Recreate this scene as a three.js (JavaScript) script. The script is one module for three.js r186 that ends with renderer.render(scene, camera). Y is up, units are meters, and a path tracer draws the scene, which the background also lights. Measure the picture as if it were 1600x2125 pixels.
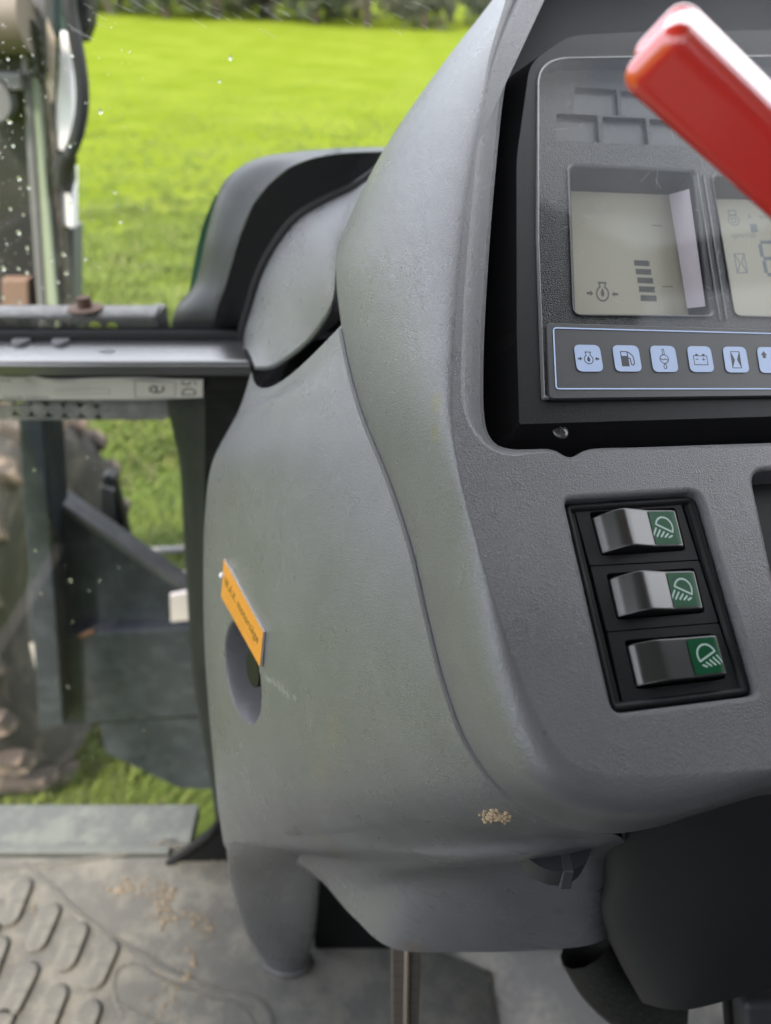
import * as THREE from 'three';
import { mergeGeometries, mergeVertices } from 'three/addons/utils/BufferGeometryUtils.js';
import { MarchingCubes } from 'three/addons/objects/MarchingCubes.js';
import { RoundedBoxGeometry } from 'three/addons/geometries/RoundedBoxGeometry.js';

// ---------------------------------------------------------------- camera
const W = 1600, H = 2125, VFOV = 66, PITCH = 32.2 * Math.PI / 180, EYE = 1.12;
const scene = new THREE.Scene();
const camera = new THREE.PerspectiveCamera(VFOV, W / H, 0.02, 900);
camera.position.set(0, EYE, 0);
camera.rotation.set(-PITCH, 0, 0);
camera.focus = 0.37;
camera.userData.fStop = 6.8;
camera.updateMatrixWorld(true);
scene.add(camera);

// ---------------------------------------------------------------- sky, sun, exposure
const SUN = new THREE.Vector3(-0.26, 0.80, 0.54).normalize();
function rng(seed) { let s = seed >>> 0; return () => { s = (s + 0x6D2B79F5) | 0; let t = Math.imul(s ^ (s >>> 15), 1 | s); t = (t + Math.imul(t ^ (t >>> 7), 61 | t)) ^ t; return ((t ^ (t >>> 14)) >>> 0) / 4294967296; }; }
function vnoise(seed, period) {
  const r = rng(seed), n = period, a = new Float32Array(n * n); for (let i = 0; i < a.length; i++) a[i] = r();
  const sm = t => t * t * (3 - 2 * t);
  return (x, y) => { const xi = Math.floor(x), yi = Math.floor(y), fx = sm(x - xi), fy = sm(y - yi), X = ((xi % n) + n) % n, Y = ((yi % n) + n) % n, X1 = (X + 1) % n, Y1 = (Y + 1) % n;
    return (a[Y * n + X] * (1 - fx) + a[Y * n + X1] * fx) * (1 - fy) + (a[Y1 * n + X] * (1 - fx) + a[Y1 * n + X1] * fx) * fy; };
}
{
  const w = 512, h = 256, d = new Float32Array(w * h * 4), n1 = vnoise(3, 16), n2 = vnoise(4, 32), n3 = vnoise(5, 64);
  for (let j = 0; j < h; j++) for (let i = 0; i < w; i++) {
    const el = (j + 0.5) / h * Math.PI - Math.PI / 2, az = (i + 0.5) / w * Math.PI * 2, k = (j * w + i) * 4;
    const dir = new THREE.Vector3(Math.cos(el) * Math.cos(az - Math.PI), Math.sin(el), Math.cos(el) * Math.sin(az - Math.PI));
    const cl = 0.5 * n1(i / 32, j / 16) + 0.3 * n2(i / 16, j / 8) + 0.2 * n3(i / 8, j / 4);
    const glow = Math.pow(Math.max(0, dir.dot(SUN)), 6);
    const c = THREE.MathUtils.smoothstep(cl, 0.35, 0.65), up = Math.max(0, Math.sin(el));
    const base = 0.95 + 0.3 * c + 0.5 * glow;
    d[k] = base * (0.86 + 0.12 * c); d[k + 1] = base * (0.94 + 0.05 * c); d[k + 2] = base * (1.08 - 0.06 * c); d[k + 3] = 1;
  }
  const t = new THREE.DataTexture(d, w, h, THREE.RGBAFormat, THREE.FloatType);
  t.mapping = THREE.EquirectangularReflectionMapping; t.magFilter = t.minFilter = THREE.LinearFilter; t.needsUpdate = true;
  scene.background = t; scene.environment = t;
}
const sun = new THREE.DirectionalLight(0xfff1dc, 2.7);
sun.position.copy(SUN).multiplyScalar(30); sun.target.position.set(0, 0, -1); scene.add(sun, sun.target);
sun.castShadow = true; sun.shadow.radius = 14; sun.shadow.mapSize.set(2048, 2048);
Object.assign(sun.shadow.camera, { left: -12, right: 12, top: 12, bottom: -12, near: 1, far: 80 });
const renderer = new THREE.WebGLRenderer({ antialias: true });
renderer.toneMapping = THREE.LinearToneMapping;
renderer.toneMappingExposure = 3.25;
renderer.shadowMap.enabled = true;

// ---------------------------------------------------------------- helpers
const V = (x, y, z) => new THREE.Vector3(x, y, z), V2 = (x, y) => new THREE.Vector2(x, y);
const F = H / 2 / Math.tan(VFOV * Math.PI / 360);
const cR = V(1, 0, 0), cU = V(0, Math.cos(PITCH), -Math.sin(PITCH)), cF = V(0, -Math.sin(PITCH), -Math.cos(PITCH)), EYEP = V(0, EYE, 0);
const ray = (px, py) => cF.clone().addScaledVector(cR, (px - W / 2) / F).addScaledVector(cU, -(py - H / 2) / F);   // one metre deep
const at = (px, py, zc) => ray(px, py).multiplyScalar(zc).add(EYEP);
const onPlane = (px, py, n, p0) => { const r = ray(px, py); return r.multiplyScalar(n.dot(p0.clone().sub(EYEP)) / n.dot(r)).add(EYEP); };
const onFloor = (px, py, y = 0) => onPlane(px, py, V(0, 1, 0), V(0, y, 0));
const onZ = (px, py, z) => onPlane(px, py, V(0, 0, 1), V(0, 0, z));
const taken = {};
function numbered(n) { const k = taken[n] = (taken[n] || 0) + 1; return k === 1 ? n : n + '_' + String(k - 1).padStart(3, '0'); }
function shade(o) { o.castShadow = o.receiveShadow = true; return o; }
function tag(o, label, category, group, kind) { if (label) o.userData.label = label; if (category) o.userData.category = category; if (group) o.userData.group = group; if (kind) o.userData.kind = kind; return o; }
function thing(name, label, category, group) { const g = new THREE.Group(); g.name = numbered(name); scene.add(g); return tag(g, label, category, group); }
function part(name, geo, mat, parent) { const m = shade(new THREE.Mesh(geo, mat)); if (parent) { m.name = name; parent.add(m); } else { m.name = numbered(name); scene.add(m); } return m; }
function struct(name, geo, mat) { const m = part(name, geo, mat); m.userData.kind = 'structure'; return m; }
// a grid of points fn(u, v) as a smooth sheet, uv in metres along its mid lines
function loft(fn, nu, nv, closedU = false) {
  const pos = [], uv = [], idx = [];
  let lu = 0, lv = 0;
  for (let i = 0; i < nu; i++) lu += fn(i / nu, 0.5).distanceTo(fn((i + 1) / nu, 0.5));
  for (let i = 0; i < nv; i++) lv += fn(0.5, i / nv).distanceTo(fn(0.5, (i + 1) / nv));
  for (let j = 0; j <= nv; j++) for (let i = 0; i <= nu; i++) { const p = fn(i / nu, j / nv); pos.push(p.x, p.y, p.z); uv.push(i / nu * lu, j / nv * lv); }
  for (let j = 0; j < nv; j++) for (let i = 0; i < nu; i++) { const a = j * (nu + 1) + i, b = a + 1, c = a + nu + 1, e = c + 1; idx.push(a, c, b, b, c, e); }
  const g = new THREE.BufferGeometry();
  g.setAttribute('position', new THREE.Float32BufferAttribute(pos, 3)); g.setAttribute('uv', new THREE.Float32BufferAttribute(uv, 2)); g.setIndex(idx); g.computeVertexNormals();
  g.userData = { lu, lv };
  return g;
}
function planarUV(g) {   // uv in metres on the sheet's mean plane, so that grain keeps its size
  const n = g.attributes.normal, p = g.attributes.position, m = V(0, 0, 0); for (let i = 0; i < n.count; i++) m.add(V(n.getX(i), n.getY(i), n.getZ(i))); m.normalize();
  const a = V(0, 1, 0).cross(m).normalize(), b = m.clone().cross(a), uv = g.attributes.uv;
  for (let i = 0; i < p.count; i++) { const q = V(p.getX(i), p.getY(i), p.getZ(i)); uv.setXY(i, q.dot(a), q.dot(b)); }
  return g;
}
const spline = pts => { const c = new THREE.CatmullRomCurve3(pts, false, 'centripetal'); return t => c.getPoint(THREE.MathUtils.clamp(t, 0, 1)); };
const bez = (a, b, c, d, t) => { const s = 1 - t; return a.clone().multiplyScalar(s * s * s).addScaledVector(b, 3 * s * s * t).addScaledVector(c, 3 * s * t * t).addScaledVector(d, t * t * t); };
function clean(g) { const o = g.index ? g.toNonIndexed() : g; for (const k of Object.keys(o.attributes)) if (!['position', 'normal', 'uv'].includes(k)) o.deleteAttribute(k); return o; }
const merge = gs => mergeGeometries(gs.map(clean));
function tube(pts, r, seg = 40, rad = 10, closed = false) { return new THREE.TubeGeometry(new THREE.CatmullRomCurve3(pts, closed, 'centripetal'), seg, r, rad, closed); }
function box(w, h, d, x = 0, y = 0, z = 0, r = 0.002) { const g = new RoundedBoxGeometry(w, h, d, 2, Math.min(r, w / 2.1, h / 2.1, d / 2.1)); g.translate(x, y, z); return g; }
// a solid slab: outline on the vertical plane z (points are x, y), extruded by depth towards -z
function slab(pts, z, depth, bevel = 0.002, holes = []) {
  const s = new THREE.Shape(pts.map(p => V2(p[0] ?? p.x, p[1] ?? p.y)));
  for (const h of holes) s.holes.push(h);
  const g = new THREE.ExtrudeGeometry(s, { depth: depth - 2 * bevel, bevelEnabled: bevel > 0, bevelThickness: bevel, bevelSize: bevel, bevelOffset: -bevel, bevelSegments: 2, curveSegments: 20 });
  g.translate(0, 0, z - depth + bevel); return g;
}
function raycast(mesh, px, py) { const rc = new THREE.Raycaster(EYEP.clone(), ray(px, py).normalize()); mesh.material.side = THREE.DoubleSide; const h = rc.intersectObject(mesh, false)[0]; return h || null; }

// ---------------------------------------------------------------- textures
// a sheet's own wear print: uv brought to 0..1, marks drawn where the photograph shows stains and scuffs
function wearMat(mesh, size, draw) {
  const uv = mesh.geometry.attributes.uv; let a = 1e9, b = 1e9, c = -1e9, d = -1e9;
  for (let i = 0; i < uv.count; i++) { a = Math.min(a, uv.getX(i)); c = Math.max(c, uv.getX(i)); b = Math.min(b, uv.getY(i)); d = Math.max(d, uv.getY(i)); }
  const w = c - a, h = d - b; for (let i = 0; i < uv.count; i++) uv.setXY(i, (uv.getX(i) - a) / w, (uv.getY(i) - b) / h);
  const spot = (px, py) => { const q = raycast(mesh, px, py); return q ? [q.uv.x * size, (1 - q.uv.y) * size] : null; };
  const tex = canvasTex(size, size, cx => {
    const im = cx.createImageData(size, size), r = rng(size + 5);
    for (let j = 0; j < size; j++) for (let i = 0; i < size; i++) { const X = i / size * w / 0.31 * 8, Y = j / size * h / 0.31 * 8, v = 0.45 * gC(X, Y) + 0.3 * gD(X * 2, Y * 2) + 0.25 * gE(X * 4, Y * 4), q = r(), k = (j * size + i) * 4, t = Math.round(255 * (0.745 + 0.10 * v + (q > 0.9996 ? 0.2 : q > 0.998 ? 0.06 : 0))); im.data[k] = im.data[k + 1] = im.data[k + 2] = t; im.data[k + 3] = 255; }
    cx.putImageData(im, 0, 0); draw(cx, spot, size / w, size / h);
  });
  const g = T_grain.clone(); g.repeat.set(w / 0.034, h / 0.034); g.needsUpdate = true; const q = T_rough.clone(); q.repeat.set(w / 0.2, h / 0.2); q.needsUpdate = true;
  mesh.material = M(plasticC, 0.34, { map: tex, bumpMap: g, bumpScale: 0.0002, roughnessMap: q });
}
// grainy smear along a line of pixels
function smear(cx, spot, pts, n, spread, col, alpha, seed, rad = 1.2) {
  const r = rng(seed), P = pts.map(p => spot(p[0], p[1])).filter(Boolean); if (P.length < 2) return;
  for (let k = 0; k < n; k++) { const t = r() * (P.length - 1), i = Math.min(P.length - 2, Math.floor(t)), f = t - i, x = P[i][0] + (P[i + 1][0] - P[i][0]) * f + (r() + r() + r() - 1.5) * spread, y = P[i][1] + (P[i + 1][1] - P[i][1]) * f + (r() + r() + r() - 1.5) * spread; cx.fillStyle = col; cx.globalAlpha = alpha * (0.3 + 0.7 * r()); cx.beginPath(); cx.arc(x, y, rad * (0.4 + r()), 0, 6.3); cx.fill(); }
  cx.globalAlpha = 1;
}
function scuff(cx, spot, a, b, col, alpha, wd) { const p = spot(...a), q = spot(...b); if (!p || !q) return; cx.strokeStyle = col; cx.globalAlpha = alpha; cx.lineWidth = wd; cx.beginPath(); cx.moveTo(p[0], p[1]); cx.lineTo(q[0], q[1]); cx.stroke(); cx.globalAlpha = 1; }
function greyTex(n, fn, srgb = false) { const d = new Uint8Array(n * n * 4); for (let j = 0; j < n; j++) for (let i = 0; i < n; i++) { const v = fn(i, j), k = (j * n + i) * 4; const c = Array.isArray(v) ? v : [v, v, v]; for (let q = 0; q < 3; q++) d[k + q] = Math.max(0, Math.min(255, Math.round(c[q] * 255))); d[k + 3] = 255; }
  const t = new THREE.DataTexture(d, n, n); t.wrapS = t.wrapT = THREE.RepeatWrapping; t.magFilter = THREE.LinearFilter; t.minFilter = THREE.LinearMipmapLinearFilter; t.generateMipmaps = true; if (srgb) t.colorSpace = THREE.SRGBColorSpace; t.needsUpdate = true; return t; }
const rep = (t, s, s2 = s) => { const c = t.clone(); c.repeat.set(1 / s, 1 / s2); c.needsUpdate = true; return c; };   // one tile every s metres
const gA = vnoise(11, 64), gB = vnoise(12, 128), gC = vnoise(13, 8), gD = vnoise(14, 16), gE = vnoise(15, 32);
const T_grain = greyTex(512, (i, j) => { const a = gA(i / 8, j / 8), b = gB(i / 4, j / 4); return Math.pow(Math.abs(a - 0.5) * 2, 0.7) * 0.6 + b * 0.4; });
function leatherFn() { const r = rng(77), n = 28, px = [], s = 512 / n; for (let k = 0; k < n * n; k++) px.push([r(), r()]);
  return (i, j) => { const cx = Math.floor(i / s), cy = Math.floor(j / s); let d1 = 9, d2 = 9; for (let y = -1; y <= 1; y++) for (let x = -1; x <= 1; x++) { const X = (cx + x + n) % n, Y = (cy + y + n) % n, q = px[Y * n + X], dd = Math.hypot(cx + x + q[0] - i / s, cy + y + q[1] - j / s); if (dd < d1) { d2 = d1; d1 = dd; } else if (dd < d2) d2 = dd; } return Math.min(1, (d2 - d1) * 2.2); }; }
const T_leather = greyTex(512, leatherFn());
const speck = rng(61), T_mottle = greyTex(1024, (i, j) => { const v = 0.45 * gC(i / 128, j / 128) + 0.3 * gD(i / 64, j / 64) + 0.25 * gE(i / 32, j / 32); const q = speck(); return 0.76 + 0.07 * v + (q > 0.9994 ? 0.2 : q > 0.997 ? 0.06 : 0); }, true);
const T_film = greyTex(512, (i, j) => { const v = 0.3 * gC(i / 64, j / 64) + 0.3 * gD(i / 32, j / 32) + 0.2 * gE(i / 16, j / 16) + 0.2 * gB(i / 4, j / 4), w = THREE.MathUtils.smoothstep(v, 0.3, 0.7); return [0.80 + 0.2 * w, 0.80 + 0.19 * w, 0.80 + 0.16 * w]; }, true);
const T_dust = greyTex(512, (i, j) => { const v = 0.35 * gC(i / 64, j / 64) + 0.3 * gD(i / 32, j / 32) + 0.2 * gE(i / 16, j / 16) + 0.15 * gB(i / 4, j / 4); const s = THREE.MathUtils.smoothstep(v, 0.42, 0.68); return [0.62 + 0.38 * s, 0.62 + 0.36 * s, 0.62 + 0.32 * s]; }, true);
const T_rough = greyTex(256, (i, j) => 0.75 + 0.25 * (0.5 * gC(i / 32, j / 32) + 0.5 * gE(i / 8, j / 8)));
function canvasTex(w, h, draw) { const c = document.createElement('canvas'); c.width = w; c.height = h; draw(c.getContext('2d'), w, h); const t = new THREE.CanvasTexture(c); t.colorSpace = THREE.SRGBColorSpace; t.magFilter = THREE.LinearFilter; return t; }
const lin = (r, g, b) => new THREE.Color().setRGB(r, g, b);
function M(color, rough, o = {}) { return new THREE.MeshPhysicalMaterial({ color, roughness: rough, side: THREE.DoubleSide, ...o }); }

const plasticC = lin(0.205, 0.203, 0.219), plastic = M(plasticC, 0.34, { bumpMap: rep(T_grain, 0.034), bumpScale: 0.0002, map: rep(T_mottle, 0.31), roughnessMap: rep(T_rough, 0.2) });
const blackPl = M(lin(0.007, 0.0075, 0.009), 0.5, { specularIntensity: 0.45, bumpMap: rep(T_grain, 0.03), bumpScale: 0.00006 });
const blackGloss = M(lin(0.010, 0.010, 0.012), 0.25);
const rubber = M(lin(0.007, 0.007, 0.008), 0.65, { specularIntensity: 0.5 });

// ================================================================= GROUND, FIELD, TREES
const gy = (x, z) => { const d = Math.hypot(x, z); return -1.12 + 0.00046 * d * d * Math.exp(-d / 260) + 0.034 * (-x - 2) * Math.min(1, Math.max(0, d - 8) / 58) * (d > 90 ? 90 / d : 1); };
{
  const g = new THREE.PlaneGeometry(600, 600, 150, 150); g.rotateX(-Math.PI / 2); g.translate(0, 0, -120);
  const p = g.attributes.position, col = [], uv = g.attributes.uv;
  for (let i = 0; i < p.count; i++) { p.setY(i, gy(p.getX(i), p.getZ(i))); uv.setXY(i, p.getX(i), p.getZ(i)); }
  g.computeVertexNormals();
  const T_field = greyTex(512, (i, j) => { const v = 0.4 * gC(i / 64, j / 64) + 0.3 * gD(i / 32, j / 32) + 0.3 * gB(i / 4, j / 4); return [0.66 + 0.2 * v, 0.76 + 0.16 * v, 0.18 + 0.2 * v]; }, true);
  struct('ground', g, M(lin(0.190, 0.198, 0.215), 0.95, { specularIntensity: 0, map: rep(T_field, 9) }));
}
{ // blades of the field near the machine
  const r = rng(21), blade = new THREE.BufferGeometry();
  const P = [], I = []; for (let q = 0; q < 5; q++) { const a = q * 1.3, c = Math.cos(a), s = Math.sin(a), o = P.length / 3, lx = c * 0.07, lz = s * 0.07; const bx = c * 0.02, bz = s * 0.02; P.push(bx - s * 0.006, 0, bz + c * 0.006, bx + s * 0.006, 0, bz - c * 0.006, bx + lx * 0.5 - s * 0.005, 0.05, bz + lz * 0.5 + c * 0.005, bx + lx * 0.5 + s * 0.005, 0.05, bz + lz * 0.5 - c * 0.005, bx + lx * 1.5, 0.075, bz + lz * 1.5); I.push(o, o + 1, o + 2, o + 1, o + 3, o + 2, o + 2, o + 3, o + 4); }
  blade.setAttribute('position', new THREE.Float32BufferAttribute(P, 3)); blade.setIndex(I); blade.computeVertexNormals();
  const N = 60000, im = new THREE.InstancedMesh(blade, M(lin(1, 1, 1), 0.8, { specularIntensity: 0.2, transmission: 0.45, thickness: 0 }), N), m4 = new THREE.Matrix4(), q = new THREE.Quaternion(), c = new THREE.Color();
  const pn = vnoise(31, 64);
  for (let k = 0; k < N; k++) {
    const d = 1.4 + Math.pow(r(), 1.9) * 34, a = (r() - 0.62) * 1.35, x = Math.sin(a) * d, z = -Math.cos(a) * d - 0.3, s = (0.6 + 0.8 * r()) * Math.min(1, 7 / d + 0.15), n = pn(x * 1.6 + 50, z * 1.6 + 90);
    q.setFromAxisAngle(V(0, 1, 0), r() * 6.28); m4.compose(V(x, gy(x, z) - 0.01, z), q, V(s * 1.2, s * (0.5 + 0.9 * n) * (d < 6 ? 1.9 : 1.2), s * 1.2)); im.setMatrixAt(k, m4);
    const b = (0.7 + 0.5 * r()) * (0.75 + 0.5 * pn(x * 0.35 + 7, z * 0.35 + 30)), y = r() < 0.06 ? 1 : 0; im.setColorAt(k, c.setRGB((0.100 + 0.055 * n + 0.08 * y) * b, (0.155 + 0.045 * n + 0.03 * y) * b, (0.022 + 0.026 * n + 0.05 * y) * b));
  }
  im.name = 'grass'; scene.add(shade(im)); tag(im, 'bright yellow green meadow grass outside the cab windows', 'grass', null, 'stuff');
}
{ // trees along the far edge of the field
  const leafMats = [lin(0.035, 0.052, 0.020), lin(0.05, 0.06, 0.032), lin(0.08, 0.083, 0.048)].map(c => M(c, 0.8, { transmission: 0.3, thickness: 0 })), bark = M(lin(0.09, 0.07, 0.05), 0.9);
  const protos = [0, 1, 2].map(v => {
    const r = rng(100 + v), pos = [], trunk = [], hgt = 9 + 3 * v;
    const tg = new THREE.CylinderGeometry(0.12, 0.28, hgt * 0.75, 7); tg.translate(0, hgt * 0.375, 0); trunk.push(tg);
    for (let k = 0; k < 7; k++) { const a = r() * 6.28, y = 1.2 + r() * hgt * 0.5, l = 1.6 + r() * 1.6; trunk.push(new THREE.TubeGeometry(new THREE.LineCurve3(V(0, y, 0), V(Math.cos(a) * l, y + l * 0.6, Math.sin(a) * l)), 1, 0.06, 5)); }
    for (let c = 0; c < 46; c++) { const y = (c < 16 ? 0.1 + 0.12 * r() : 0.03 + Math.pow(r(), 1.1)) * hgt * (c < 16 ? 1 : 1), w = 2.6 * Math.sqrt(Math.max(0.05, 1 - Math.pow(Math.abs(y / hgt - 0.4) / 0.62, 2))), a = r() * 6.28, q = Math.sqrt(r()) * w, cx = Math.cos(a) * q * (c < 16 ? 1.1 : 1), cz = Math.sin(a) * q, cr = 0.5 + r() * 0.55;
      for (let l = 0; l < 60; l++) { const u = V(r() - 0.5, r() - 0.5, r() - 0.5).normalize().multiplyScalar(cr * Math.cbrt(r())), s = 0.10 + 0.1 * r(), e1 = V(r() - 0.5, r() - 0.5, r() - 0.5).normalize().multiplyScalar(s), e2 = V(r() - 0.5, r() - 0.5, r() - 0.5).cross(e1).normalize().multiplyScalar(s * 0.7), o = V(cx, y, cz).add(u);
        for (const [p, t] of [[-1, 0], [0, -1], [1, 0], [-1, 0], [1, 0], [0, 1]]) { const w2 = o.clone().addScaledVector(e1, p).addScaledVector(e2, t); pos.push(w2.x, w2.y, w2.z); } } }
    const g = new THREE.BufferGeometry(); g.setAttribute('position', new THREE.Float32BufferAttribute(pos, 3)); g.computeVertexNormals();
    return [merge(trunk), g];
  });
  const r = rng(55);
  const words = ['dark green tree in the row at the far field edge', 'mid green tree in the row at the far field edge', 'pale grey green tree in the row at the far field edge'];
  for (let k = 0; k < 40; k++) {
    const v = k % 3, x = -50 + k * 1.9 + (r() - 0.5) * 1.6, z = -66 - 6 * r() - (k % 2) * 5, t = thing('field_edge_tree', words[v], 'tree', 'trees along the far field edge, ' + ['dark', 'mid', 'pale'][v]);
    part('trunk', protos[v][0], bark, t); part('crown', protos[v][1], leafMats[v], t);
    t.position.set(x, gy(x, z) - 0.1, z); t.rotation.y = r() * 6.28; t.scale.setScalar(0.9 + 0.4 * r());
  }
  // thin pole in the field
  const p = thing('marker_pole', 'thin reddish pole leaning in the green field', 'pole'), b = onPlane(264, 92, V(0, 1, 0), V(0, -1.1, 0));
  const base = V(0, 0, 0); const bx = b.x * 0.6, bz = b.z * 0.6; // halfway out, standing on the slope
  part('shaft', new THREE.CylinderGeometry(0.035, 0.04, 2.4, 8).translate(0, 1.1, 0), M(lin(0.30, 0.12, 0.07), 0.7), p);
  part('tip', new THREE.ConeGeometry(0.04, 0.08, 8).translate(0, 2.34, 0), M(lin(0.25, 0.1, 0.06), 0.7), p);
  p.position.set(-6.1, gy(-6.1, -17.0), -17.0); p.rotation.z = 0.02;
}

// ================================================================= CAB: FLOOR, ROOF, POSTS, RAIL, GLASS
const GZ = -0.75;                                         // plane of the front glass
const floorMat = M(lin(0.58, 0.56, 0.54), 0.75, { map: rep(T_film, 0.5), bumpMap: rep(T_grain, 0.05), bumpScale: 0.0003 });
{
  const g = box(1.66, 0.05, 1.75, 0.0, -0.026, 0.115); struct('cab_floor', g, floorMat);
  struct('floor_ledge', merge([slab([[-0.80, -0.045], [-0.34, -0.045], [-0.315, -0.03], [-0.315, -0.004], [-0.80, -0.004]], -0.757, 0.105, 0.003), box(0.46, 0.012, 0.014, -0.57, 0.004, -0.768)]), M(lin(0.105, 0.118, 0.115), 0.6, { map: rep(T_film, 0.25) }));
  const roofMat = M(lin(0.16, 0.16, 0.16), 0.7);  // roof and posts stand out of view, put in for their shade
  struct('cab_roof', box(1.86, 0.10, 1.95, 0, 1.98, 0.15, 0.03), roofMat);
  const post = (x, z) => box(0.07, 1.95, 0.07, x, 0.97, z, 0.012);
  struct('cab_posts', merge([post(-0.82, -0.74), post(0.82, -0.74), post(-0.82, 0.93), post(0.82, 0.93)]), M(lin(0.02, 0.02, 0.022), 0.5));
  struct('added_shade_walls', merge([box(1.58, 1.4, 0.04, 0, 0.7, 0.95), box(0.05, 0.75, 0.80, -0.80, 0.375, 0.53), box(0.05, 1.0, 1.7, 0.80, 0.5, 0.10), box(0.05, 0.75, 1.2, 0.80, 1.38, 0.34)]), roofMat);  // closed rear and side panels, added out of view to block light
  const seat = thing('added_seat', 'unseen dark operator seat added to shade the dashboard', 'seat'), sm = M(lin(0.03, 0.03, 0.032), 0.8);  // seat out of view, added to darken the lower dash
  part('cushion', box(0.50, 0.14, 0.48, 0.22, 0.46, 0.30, 0.04), sm, seat); part('backrest', box(0.48, 0.62, 0.12, 0.22, 0.82, 0.58, 0.05), sm, seat); part('pedestal', box(0.36, 0.38, 0.36, 0.22, 0.195, 0.34, 0.02), sm, seat);
  // the seated operator who holds the camera, behind the lens: added to shade the lower dash
  const fig = (bones, lo, size, res, k) => {   // bones: [a, b, ra, rb]
    const mc = new MarchingCubes(res, sm, false, false, 200000); mc.isolation = 0; const h = size / 2, P = V(0, 0, 0);
    for (let z = 0; z < res; z++) for (let y = 0; y < res; y++) for (let x = 0; x < res; x++) {
      P.set(lo[0] + (x / (res / 2)) * h, lo[1] + (y / (res / 2)) * h, lo[2] + (z / (res / 2)) * h); let d = 9;
      for (const [a, b, ra, rb] of bones) { const ab = b.clone().sub(a), t = THREE.MathUtils.clamp(P.clone().sub(a).dot(ab) / ab.lengthSq(), 0, 1), q = P.distanceTo(a.clone().addScaledVector(ab, t)) - (ra + (rb - ra) * t), m = Math.max(0, k - Math.abs(d - q)) / k; d = Math.min(d, q) - m * m * k / 4; }
      mc.field[x + y * res + z * res * res] = -d;
    }
    mc.update(); const n = mc.count, g = new THREE.BufferGeometry();
    g.setAttribute('position', new THREE.Float32BufferAttribute(Array.from(mc.positionArray.slice(0, n * 3)), 3)); g.setAttribute('normal', new THREE.Float32BufferAttribute(Array.from(mc.normalArray.slice(0, n * 3)), 3));
    g.scale(h, h, h); g.translate(lo[0] + h, lo[1] + h, lo[2] + h); g.deleteAttribute('normal'); const w = mergeVertices(g, 1e-4); w.computeVertexNormals(); return w;
  };
  const man = thing('person', 'unseen seated person in dark work clothes holding a phone, added for shade', 'person');
  const J = [[V(0.20, 0.60, 0.42), V(0.18, 0.86, 0.44), .15, .14], [V(0.18, 0.86, 0.44), V(0.17, 1.08, 0.45), .145, .155], [V(0.0, 1.13, 0.45), V(0.34, 1.13, 0.45), .07, .07], [V(0.17, 1.12, 0.45), V(0.165, 1.28, 0.43), .065, .055], [V(0.37, 1.11, 0.44), V(0.43, 0.86, 0.32), .055, .045], [V(0.43, 0.86, 0.32), V(0.38, 0.72, 0.10), .045, .03], [V(-0.03, 1.11, 0.44), V(-0.12, 0.92, 0.28), .055, .045], [V(-0.12, 0.92, 0.28), V(-0.03, 1.06, 0.10), .043, .03],
    [V(0.11, 0.60, 0.40), V(0.07, 0.62, 0.0), .095, .07], [V(0.07, 0.62, 0.0), V(0.06, 0.12, 0.06), .065, .045], [V(0.06, 0.06, 0.08), V(0.05, 0.05, -0.10), .045, .04], [V(0.29, 0.60, 0.40), V(0.36, 0.62, 0.0), .095, .07], [V(0.36, 0.62, 0.0), V(0.38, 0.12, 0.06), .065, .045], [V(0.38, 0.06, 0.08), V(0.40, 0.05, -0.10), .045, .04]];
  part('body', fig(J, [-0.40, -0.05, -0.45], 1.5, 60, 0.05), M(lin(0.03, 0.035, 0.05), 0.9), man);
  part('head', fig([[V(0.165, 1.29, 0.43), V(0.16, 1.36, 0.41), .07, .085], [V(0.16, 1.36, 0.42), V(0.16, 1.41, 0.43), .09, .092], [V(0.16, 1.36, 0.33), V(0.16, 1.335, 0.31), .012, .014], [V(0.065, 1.36, 0.42), V(0.068, 1.33, 0.42), .016, .012], [V(0.255, 1.36, 0.42), V(0.252, 1.33, 0.42), .016, .012]], [0.0, 1.18, 0.25], 0.36, 44, 0.02), M(lin(0.45, 0.28, 0.2), 0.6), man);
  for (const [w, dir] of [[V(-0.03, 1.06, 0.10), -1], [V(0.38, 0.72, 0.10), 1]]) { const B = [[w, w.clone().add(V(0, 0.02, -0.05)), .026, .03]]; for (let f = 0; f < 4; f++) { const b = w.clone().add(V((f - 1.5) * 0.018, 0.025, -0.05)); B.push([b, b.clone().add(V(0, 0.035 - f * 0.003, -0.006)), .009, .009], [b.clone().add(V(0, 0.035 - f * 0.003, -0.006)), b.clone().add(V(0, 0.05, 0.018)), .009, .008]); } const tb = w.clone().add(V(0.026 * -dir, 0.0, -0.03)); B.push([tb, tb.clone().add(V(0.025 * -dir, 0.03, -0.005)), .011, .009]); part('hand', fig(B, [w.x - 0.1, w.y - 0.08, w.z - 0.13], 0.2, 44, 0.008), M(lin(0.45, 0.28, 0.2), 0.6), man); }
  const rc = thing('added_console', 'unseen dark grey side console right of the seat, added for shade', 'console'); part('body', box(0.22, 0.62, 0.95, 0.69, 0.315, 0.30, 0.03), sm, rc); part('arm_pad', box(0.18, 0.06, 0.5, 0.69, 0.66, 0.35, 0.02), sm, rc);  // console out of view, added for the shade it gives
  // firewall below the console
  struct('firewall', merge([box(0.86, 0.62, 0.02, 0.33, 0.317, -0.622), box(0.95, 0.86, 0.02, 0.335, 0.42, GZ - 0.012)]), blackPl);
}
const railMat = M(lin(0.008, 0.008, 0.009), 0.4), ledgeMat = M(lin(0.05, 0.05, 0.053), 0.25, { clearcoat: 1, clearcoatRoughness: 0.15 });
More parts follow.
